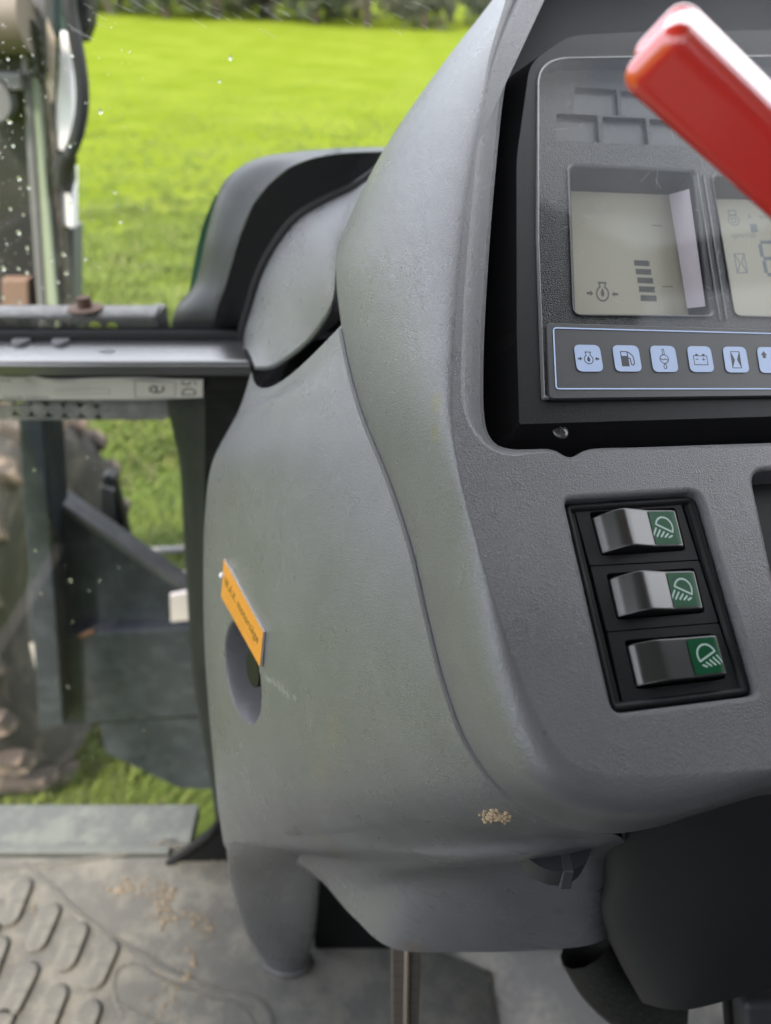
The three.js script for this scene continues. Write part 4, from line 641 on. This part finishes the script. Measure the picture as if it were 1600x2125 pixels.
// ================================================================= RED LEVER
{
  const t = thing('lever_handle', 'glossy red squared lever handle above the instrument cluster', 'lever');
  const cx = v => cR.clone().multiplyScalar(v[0]).addScaledVector(cU, v[1]).addScaledVector(cF, -v[2]);
  const tip = at(1376, 106, 0.205), ax = cx([0.80, -0.48, -0.30]).normalize();             // from the tip towards the hub
  const vw = EYEP.clone().sub(tip); vw.addScaledVector(ax, -vw.dot(ax)).normalize();
  const w1 = vw.clone().cross(ax).normalize(); if (w1.dot(cU) < 0) w1.negate();               // across the grip, up and to the right
  const up = w1.clone().multiplyScalar(Math.cos(0.36)).addScaledVector(vw, Math.sin(0.36));   // normal of the upper face
  const L = 0.16, w = 0.0205, h = 0.0205;
  const g = new RoundedBoxGeometry(L, h, w, 6, 0.0056);
  // finger notch in the end
  const p = g.attributes.position; for (let i = 0; i < p.count; i++) { const x = p.getX(i), z = p.getZ(i); if (x < -L / 2 + 0.012) p.setX(i, x + 0.0028 * Math.exp(-Math.pow((z + 0.002) / 0.005, 2)) ); }
  g.computeVertexNormals();
  const mtx = new THREE.Matrix4().makeBasis(ax, up, ax.clone().cross(up));
  const red = M(lin(0.66, 0.034, 0.024), 0.22, { ior: 1.8, clearcoat: 1, clearcoatRoughness: 0.1 });
  const m = part('grip', g, red, t); m.quaternion.setFromRotationMatrix(mtx); m.position.copy(tip).addScaledVector(ax, L / 2 - 0.006);
  const hub = tip.clone().addScaledVector(ax, L), foot = at(1900, 1500, .42);
  part('stalk', tube([tip.clone().addScaledVector(ax, L - 0.03), hub.clone().addScaledVector(ax, 0.02), hub.clone().lerp(foot, 0.5).add(V(0.03, 0, 0)), foot], 0.007, 30, 10), blackPl, t);
}

// ================================================================= FLOOR MAT
{
  const t = thing('floor_mat', 'dusty grey rubber floor mat with raised oblong pads', 'mat');
  const matM = M(lin(0.138, 0.136, 0.128), 0.8, { map: rep(T_film, 0.33), bumpMap: rep(T_grain, 0.03), bumpScale: 0.0004 });
  const outl = [[-0.79, -0.753], [-0.13, -0.753], [-0.10, -0.64], [0.05, -0.62], [0.14, -0.58], [0.16, -0.2], [0.16, 0.5], [-0.79, 0.5]];
  const s = new THREE.Shape(outl.map(p => V2(p[0], -p[1]))); const g = new THREE.ExtrudeGeometry(s, { depth: 0.004, bevelEnabled: true, bevelThickness: 0.0015, bevelSize: 0.002, bevelSegments: 2 }); g.rotateX(-Math.PI / 2); g.translate(0, 0.0015, 0);
  part('sheet', g, matM, t);
  const y = -0.0035, line = (pts, r) => part('raised_rib', tube(pts.map(p => onFloor(p[0], p[1], y)), r, 60, 8), matM, t);
  line([[50, 1800], [80, 1822], [200, 1932], [300, 1992], [400, 2045], [480, 2068], [535, 2085], [560, 2110], [566, 2200]], 0.013);
  line([[258, 2118], [240, 2060], [252, 2018], [280, 2010], [340, 2040], [430, 2075], [510, 2102], [530, 2140]], 0.012);
  line([[245, 2090], [300, 2115], [360, 2150]], 0.012);
  part('edge_bead', tube([onFloor(-60, 1812, 0.004), onFloor(150, 1790, 0.005), onFloor(320, 1756, 0.006), onFloor(342, 1746, 0.010), onFloor(362, 1756, 0.006), onFloor(470, 1742, 0.005)], 0.0055, 60, 8), matM, t);
  for (const [x0, y0, x1, y1] of [[50, 1852, 25, 1915], [108, 1905, 80, 1968], [165, 1945, 140, 2008], [228, 1982, 200, 2045], [62, 2030, 25, 2105], [122, 2076, 95, 2145], [190, 2110, 165, 2180], [0, 1975, -25, 2040], [-2, 1900, -30, 1960], [12, 2125, -20, 2190]]) {
    const a = onFloor(x0, y0, y), b = onFloor(x1, y1, y), d = b.clone().sub(a), len = d.length() + 0.02;
    const sh = new THREE.Shape(), w = 0.0125, L2 = len / 2 - w; sh.absarc(L2, 0, w, -Math.PI / 2, Math.PI / 2); sh.absarc(-L2, 0, w, Math.PI / 2, Math.PI * 1.5);
    const pg = new THREE.ExtrudeGeometry(sh, { depth: 0.006, bevelEnabled: true, bevelThickness: 0.003, bevelSize: 0.003, bevelSegments: 3, curveSegments: 10 }); pg.rotateX(-Math.PI / 2);
    const m = part('pad', pg, matM, t); m.position.copy(a).addScaledVector(d, 0.5); m.position.y = 0.006; m.rotation.y = Math.atan2(-d.z, d.x);
  }
  // dry soil crumbs on the mat and on the dash edge
  const r = rng(41), cr = [], base = new THREE.DodecahedronGeometry(1, 0);
  const crumb = (p, s) => { const g2 = base.clone(); g2.scale(s * (0.6 + 0.8 * r()), s * (0.4 + 0.5 * r()), s * (0.6 + 0.8 * r())); g2.rotateY(r() * 6); g2.translate(p.x, p.y, p.z); cr.push(g2); };
  const cluster = (pts, n, spread, s) => { const c = spline(pts.map(p => onFloor(p[0], p[1], 0.008))); for (let k = 0; k < n; k++) { const p = c(r()); crumb(p.add(V((r() + r() - 1) * spread, 0, (r() + r() - 1) * spread)), s * (0.3 + r() * r())); } };
  cluster([[225, 1848], [265, 1840], [330, 1850], [345, 1880], [340, 1910]], 130, 0.02, 0.0038);
  cluster([[370, 1895], [420, 1915], [435, 1935]], 60, 0.02, 0.0034);
  cluster([[400, 1975], [395, 2010], [370, 2045], [330, 2105]], 40, 0.016, 0.0036);
  cluster([[440, 1765], [460, 1770]], 40, 0.018, 0.0045);
  cluster([[5, 1960], [60, 1870], [20, 2060]], 60, 0.03, 0.003);
  cluster([[100, 1850], [400, 1960], [300, 2080]], 150, 0.09, 0.0018);
  cluster([[880, 2030], [960, 2080], [1050, 2110]], 90, 0.05, 0.0018);
  const m = part('soil_crumbs', merge(cr), M(lin(0.165, 0.135, 0.098), 0.95)); tag(m, 'dry brown soil crumbs scattered on the floor mat', 'soil', null, 'stuff');
}
{ // soil stuck under the dash edge
  const r = rng(43), cr = [], base = new THREE.DodecahedronGeometry(1, 0); const shell = consoleT.children.find(o => o.name === 'upper_shell'), skirt = sideCover;
  for (let k = 0; k < 90; k++) { const px = 1028 + (r() + r() - 1) * 36, py = 1693 + (r() + r() - 1) * 14 + (px - 1028) * 0.1; let h = null; for (const mm of [skirt, shell]) { const q = raycast(mm, px, py); if (q && (!h || q.distance < h.distance)) h = q; } if (!h) continue; const s = 0.0006 + 0.0012 * r() * r(), g = base.clone(); g.scale(s, s * 0.8, s); g.translate(h.point.x, h.point.y, h.point.z); cr.push(g); }
  if (cr.length) tag(part('soil_clump', merge(cr), M(lin(0.36, 0.27, 0.18), 0.95)), 'pale dry soil stuck below the dash seam', 'soil', null, 'stuff');
}

// ================================================================= OUTSIDE: BONNET
{
  const t = thing('bonnet', 'dark grey rounded tractor bonnet just beyond the front glass', 'bonnet');
  const prof = [[452, 1760], [440, 1640], [415, 1500], [400, 1400], [383, 1150], [372, 960], [360, 900], [347, 840], [350, 760], [356, 690], [366, 642], [405, 590], [430, 487], [463, 385], [502, 348], [545, 327], [610, 316], [700, 308], [820, 305]];
  const Z = -0.86, pts = prof.map(p => onZ(p[0], p[1], Z)); pts.push(V(0.5, pts[pts.length - 1].y, Z));
  const inner = [[470, 1760], [462, 1640], [445, 1500], [436, 1400], [425, 1150], [425, 960], [425, 900], [425, 840], [430, 760], [440, 690], [452, 640], [470, 585], [498, 490], [525, 425], [556, 385], [600, 348], [650, 328], [710, 318], [820, 314]].map(p => onZ(p[0], p[1], Z + 0.05)); inner.push(V(0.5, inner[inner.length - 1].y, Z + 0.05));
  const ring = [inner, pts, pts.map(p => V(p.x * 0.995, p.y - 0.020, Z - 0.12)), pts.map(p => V(p.x > 0.3 ? p.x : p.x * 0.94, p.y - 0.075, Z - 0.5)), pts.map(p => V(p.x > 0.3 ? p.x : p.x * 0.86, p.y - 0.16, Z - 1.0))].map(a => spline(a));
  const bon = (v0, v1) => loft((u, v) => new THREE.CatmullRomCurve3(ring.map(c => c(v0 + (v1 - v0) * v)), false, 'centripetal').getPoint(u), 40, 70);
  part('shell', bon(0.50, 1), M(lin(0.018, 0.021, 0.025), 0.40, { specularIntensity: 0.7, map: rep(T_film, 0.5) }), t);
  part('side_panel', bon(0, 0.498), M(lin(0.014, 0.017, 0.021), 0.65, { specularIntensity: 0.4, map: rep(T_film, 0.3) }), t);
  // rear face
  const s = new THREE.Shape(inner.map(p => V2(p.x, p.y)).concat([V2(0.5, inner[0].y)])); const g = new THREE.ShapeGeometry(s); g.translate(0, 0, Z + 0.05);
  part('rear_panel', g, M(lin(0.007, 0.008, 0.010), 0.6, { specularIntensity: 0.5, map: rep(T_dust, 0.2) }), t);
  // green reflection along the bonnet, put into the colour of a sheet
  const ga = [[386, 640], [400, 560], [420, 470], [446, 405]].map(p => onZ(p[0], p[1], Z - 0.10)), gb = [[440, 640], [440, 560], [450, 470], [470, 405]].map(p => onZ(p[0], p[1], Z - 0.12));
  const gA2 = spline(ga), gB2 = spline(gb); part('green_reflection', loft((u, v) => gA2(v).lerp(gB2(v), u), 4, 20), M(lin(0.14, 0.40, 0.24), 0.3, { clearcoat: 0.5 }), t);
}
{ // perforated guard
  const t = thing('perforated_guard', 'weathered grey steel guard rail with two rows of round holes', 'guard');
  const Z = -0.90, a = onZ(332, 690, Z), y0 = onZ(200, 872, Z).y, y1 = onZ(200, 660, Z).y, x1 = onZ(330, 700, Z).x;
  const holes = []; const hole = (px, py, r) => { const p = onZ(px, py, Z), h = new THREE.Path(); h.absarc(p.x, p.y, r, 0, Math.PI * 2, true); holes.push(h); };
  for (let k = 0; k < 7; k++) hole(17 + k * 36, 675 + k * 1.2, 0.0078);
  for (let k = 0; k < 3; k++) hole(-20 - k * 36, 674, 0.0078);
  for (let k = 0; k < 7; k++) hole(12 + k * 36 - k * 1.5, 846 + k * 1.5, 0.0095);
  for (let k = 0; k < 2; k++) hole(-24 - k * 36, 845, 0.0095);
  const steel = M(lin(0.20, 0.20, 0.205), 0.55, { map: rep(T_film, 0.12) });
  part('plate', slab([[-0.80, y0], [x1 - 0.01, y0], [x1, y0 + 0.01], [x1, y1 - 0.006], [x1 - 0.006, y1], [-0.80, y1]], Z, 0.004, 0.0008, holes), steel, t);
  const topc = new THREE.Shape(); topc.moveTo(0, 0); topc.quadraticCurveTo(0.0, 0.006, 0.02, 0.007); topc.lineTo(0.026, 0.007); topc.lineTo(0.026, 0.003); topc.lineTo(0.02, 0.003); topc.quadraticCurveTo(0.005, 0.003, 0.004, 0); topc.closePath();
  const tg = new THREE.ExtrudeGeometry(topc, { depth: x1 + 0.80, bevelEnabled: false, curveSegments: 10 }); tg.rotateY(Math.PI / 2); tg.translate(-0.80, y1, Z); part('rolled_top', tg, steel, t);
  const bp = onZ(178, 643, Z - 0.012); const bolt = part('bolt', new THREE.CylinderGeometry(0.0085, 0.0085, 0.013, 6).translate(bp.x, y1 + 0.0145, bp.z), M(lin(0.09, 0.05, 0.036), 0.85), t); part('washer', new THREE.CylinderGeometry(0.020, 0.021, 0.002, 20).translate(bp.x, y1 + 0.008, bp.z), M(lin(0.13, 0.085, 0.065), 0.85), t);
  part('end_post', box(0.014, y1 - y0, 0.05, x1 - 0.008, (y0 + y1) / 2, Z - 0.03, 0.002), steel, t);
  part('support_arm', box(0.05, 0.04, 0.16, -0.70, (y0 + y1) / 2, Z - 0.08, 0.003), steel, t);
}
{ // loader subframe
  const t = thing('loader_bracket', 'dark blue grey welded loader bracket with triangular gusset beside the tyre', 'loader bracket');
  const st = M(lin(0.036, 0.044, 0.060), 0.6, { specularIntensity: 0.4, map: rep(T_film, 0.3), bumpMap: rep(T_grain, 0.1), bumpScale: 0.0004 });
  const Z = -1.30, pz = (pts, z) => pts.map(p => { const q = onZ(p[0], p[1], z); return [q.x, q.y]; });
  part('upright', slab(pz([[36, 860], [88, 860], [132, 1506], [82, 1516]].reverse(), Z + 0.08), Z + 0.08, 0.10, 0.004), st, t);
  part('gusset', slab(pz([[96, 1045], [118, 1048], [385, 1232], [392, 1312], [125, 1318]].reverse(), Z), Z, 0.02, 0.003), st, t);
  part('gusset_flange', slab(pz([[96, 1040], [120, 1040], [388, 1226], [388, 1236], [116, 1052], [96, 1052]].reverse(), Z + 0.012), Z + 0.012, 0.05, 0.002), M(lin(0.075, 0.078, 0.085), 0.6, { map: rep(T_film, 0.2) }), t);
  part('cross_tube', slab(pz([[122, 1314], [470, 1300], [470, 1484], [132, 1506]].reverse(), Z + 0.03), Z + 0.03, 0.12, 0.008), st, t);
  part('lower_plate', slab(pz([[205, 1496], [470, 1484], [470, 1640], [370, 1636], [218, 1562]].reverse(), Z + 0.01), Z + 0.01, 0.03, 0.003), st, t);
  part('marker_plate', slab(pz([[352, 1236], [400, 1228], [400, 1288], [354, 1292]].reverse(), Z + 0.05), Z + 0.05, 0.012, 0.003), M(lin(0.55, 0.50, 0.50), 0.5), t);
  part('white_block', slab(pz([[330, 1206], [396, 1198], [396, 1226], [340, 1226]].reverse(), Z - 0.03), Z - 0.03, 0.03, 0.003), M(lin(0.6, 0.6, 0.58), 0.5), t);
  part('rust_streak', slab(pz([[158, 1320], [195, 1306], [196, 1314], [160, 1326]].reverse(), Z + 0.034), Z + 0.034, 0.003, 0.0005), M(lin(0.11, 0.055, 0.032), 0.9), t);
  part('chassis_arm', slab(pz([[380, 1320], [560, 1310], [560, 1480], [380, 1480]].reverse(), Z - 0.1), Z - 0.1, 0.2, 0.01), st, t);
  const rod = thing('steel_rod', 'thin grey horizontal rod crossing the grass behind the bracket', 'rod');
  part('bar', tube([onZ(225, 1148, -1.55), onZ(395, 1140, -1.55), onZ(470, 1138, -1.55)], 0.010, 8, 10), M(lin(0.16, 0.16, 0.155), 0.5), rod);
  part('end_collar', new THREE.CylinderGeometry(0.016, 0.016, 0.02, 14).rotateZ(Math.PI / 2).translate(onZ(262, 1146, -1.55).x, onZ(262, 1146, -1.55).y, -1.55), M(lin(0.12, 0.12, 0.12), 0.5), rod);
  const mb = thing('black_bracket', 'black wedge shaped bracket standing behind the gusset', 'bracket');
  part('blade', slab(pz([[212, 990], [222, 984], [236, 994], [266, 1120], [240, 1140], [208, 1140]].reverse(), -1.40), -1.40, 0.03, 0.003), M(lin(0.02, 0.02, 0.022), 0.5), mb);
  part('fold', slab(pz([[208, 1010], [236, 1018], [244, 1140], [206, 1140]].reverse(), -1.385), -1.385, 0.012, 0.002), M(lin(0.06, 0.06, 0.062), 0.5), mb);
}
{ // front wheel
  const t = thing('front_wheel', 'muddy tractor front tyre with chunky lugs behind the bracket', 'wheel');
  const mud = M(lin(0.125, 0.10, 0.085), 0.95, { map: rep(T_dust, 0.25) }), tyre = M(lin(0.055, 0.05, 0.046), 0.85, { map: rep(T_dust, 0.3) });
  const R = 0.60, w = 0.20, prof = [[0.30, -0.17], [0.34, -0.20], [0.46, -0.215], [0.54, -0.20], [0.575, -0.15], [0.588, -0.07], [0.59, 0], [0.588, 0.07], [0.575, 0.15], [0.54, 0.20], [0.46, 0.215], [0.34, 0.20], [0.30, 0.17]].map(p => V2(p[0], p[1]));
  const g = new THREE.LatheGeometry(prof, 72); g.rotateZ(Math.PI / 2); part('tyre', g, tyre, t);
  const ty = t.children[0];
  for (let k = 0; k < 40; k++) { const side = k % 2 ? 1 : -1, a = (k / 40) * Math.PI * 2; const sh = new THREE.Shape([V2(0.0, -0.022), V2(0.21, 0.05), V2(0.225, 0.10), V2(0.19, 0.105), V2(0.0, 0.026)].map(p => V2(p.x * 1, p.y)));
    const lg = new THREE.ExtrudeGeometry(sh, { depth: 0.035, bevelEnabled: true, bevelThickness: 0.008, bevelSize: 0.006, bevelSegments: 1 }); const p = lg.attributes.position;
    for (let i = 0; i < p.count; i++) { const X = p.getX(i) * side, Y = p.getY(i), Z = p.getZ(i), rr = 0.588 + Z - 0.9 * Math.pow(Math.abs(X) / 0.22, 4) * 0.045, an = a + Y / 0.6; p.setXYZ(i, X, Math.cos(an) * rr, Math.sin(an) * rr); }
    lg.computeVertexNormals(); part('lug', lg, mud, ty); }
  part('rim', new THREE.CylinderGeometry(0.31, 0.31, 0.30, 40, 1, true).rotateZ(Math.PI / 2), M(lin(0.4, 0.36, 0.28), 0.5), t);
  part('hub', new THREE.CylinderGeometry(0.14, 0.16, 0.20, 24).rotateZ(Math.PI / 2), M(lin(0.1, 0.1, 0.1), 0.5), t);
  part('axle', new THREE.CylinderGeometry(0.06, 0.06, 0.9, 14).rotateZ(Math.PI / 2).translate(0.45, 0, 0), M(lin(0.05, 0.05, 0.05), 0.6), t);
  t.position.set(-1.225, gy(-1.225, -2.0) + 0.625, -2.05);
}
{ // loader mast seen through the upper glass
  const t = thing('loader_mast', 'tall loader mast with brown and green steel strips behind the wet glass', 'loader mast');
  const Z = -1.55, pz = (pts, z) => pts.map(p => { const q = onZ(p[0], p[1], z); return [q.x, q.y]; }), sl = (name, pts, z, dep, m) => part(name, slab(pz(pts.slice().reverse(), z), z, dep, 0.004), m, t);
  const black = M(lin(0.014, 0.014, 0.015), 0.6, { map: rep(T_dust, 0.4) }), brown = M(lin(0.24, 0.21, 0.19), 0.55, { map: rep(T_dust, 0.3) }), green = M(lin(0.22, 0.26, 0.20), 0.35, { clearcoat: 0.4 }), steel = M(lin(0.15, 0.15, 0.165), 0.35, { metalness: 0.3 }), tan = M(lin(0.13, 0.105, 0.08), 0.6);
  sl('post_body', [[-140, 60], [45, 60], [112, 700], [-60, 700]], Z, 0.14, black);
  sl('edge_strip', [[36, 30], [54, 30], [98, 700], [80, 700]], Z + 0.03, 0.05, steel);
  sl('green_strip', [[58, 160], [78, 160], [126, 700], [94, 700]], Z + 0.025, 0.04, green);
  sl('tan_strip', [[74, 160], [104, 160], [140, 700], [122, 700]], Z + 0.01, 0.05, brown);
  sl('side_plate', [[44, -60], [96, -60], [96, 170], [64, 170]], Z + 0.02, 0.06, steel);
  sl('cover_plate', [[94, -60], [132, -60], [126, 330], [104, 330]], Z - 0.02, 0.05, M(lin(0.10, 0.15, 0.12), 0.3));
  sl('pale_strip', [[96, 36], [114, 80], [112, 205], [106, 215], [95, 175]], Z + 0.032, 0.004, M(lin(0.5, 0.42, 0.34), 0.5));
  sl('lower_block', [[2, 580], [58, 580], [60, 640], [2, 640]], Z + 0.03, 0.03, M(lin(0.14, 0.09, 0.065), 0.8));
  sl('grey_bracket', [[-20, 150], [44, 153], [46, 188], [-20, 190]], Z + 0.05, 0.06, steel);
  part('cylinder_head', new THREE.CylinderGeometry(0.045, 0.045, 0.2, 24).rotateZ(Math.PI / 2).translate(onZ(0, 45, Z + 0.05).x - 0.05, onZ(0, 45, Z).y, Z + 0.06), tan, t);
  part('round_boss', new THREE.CylinderGeometry(0.035, 0.035, 0.06, 24).rotateX(Math.PI / 2).translate(onZ(8, 200, Z).x, onZ(8, 200, Z).y, Z + 0.03), steel, t);
  const ch = []; for (let k = 0; k < 8; k++) { const p = onZ(64 + k * 2 + (k % 2) * 4, 62 + k * 12, Z + 0.05); const c = new THREE.TorusGeometry(0.012, 0.0045, 8, 14); if (k % 2) c.rotateY(1.4); c.translate(p.x, p.y, p.z); part('chain_link', c, black, t); }
  sl('back_plate', [[120, -60], [186, -60], [184, 50], [170, 88], [150, 70], [128, 30]], Z - 0.06, 0.05, black);
  sl('column_base', [[118, 470], [152, 474], [152, 720], [124, 720]], Z - 0.04, 0.06, M(lin(0.13, 0.14, 0.15), 0.4));
  const wp = thing('white_panel', 'bright white metal panel on the loader mast beside the black hose', 'panel');
  const white = M(lin(0.86, 0.86, 0.88), 0.35);
  part('upper_sheet', slab(pz([[124, 64], [142, 72], [150, 110], [152, 270], [140, 330], [116, 330], [113, 250], [121, 130]].reverse(), Z - 0.0), Z - 0.0, 0.03, 0.004), white, wp);
  part('lower_sheet', slab(pz([[121, 350], [152, 348], [152, 474], [126, 470]].reverse(), Z - 0.005), Z - 0.005, 0.03, 0.004), white, wp);
  const hs = thing('hydraulic_hose', 'black rubber hydraulic hose curving beside the loader mast', 'hose');
  part('hose', tube([[140, -60], [145, 20], [158, 90], [170, 170], [170, 230], [160, 280], [143, 322], [132, 350]].map(p => onZ(p[0], p[1], Z + 0.04)), 0.0115, 60, 12), M(lin(0.022, 0.023, 0.025), 0.55), hs);
  part('fitting', tube([[140, 322], [131, 350], [130, 390]].map(p => onZ(p[0], p[1], Z + 0.035)), 0.018, 12, 12), black, hs);
  part('clamp', slab(pz([[118, 330], [146, 332], [148, 376], [140, 402], [120, 398]].reverse(), Z + 0.03), Z + 0.03, 0.03, 0.004), black, hs);
}
renderer.render(scene, camera);
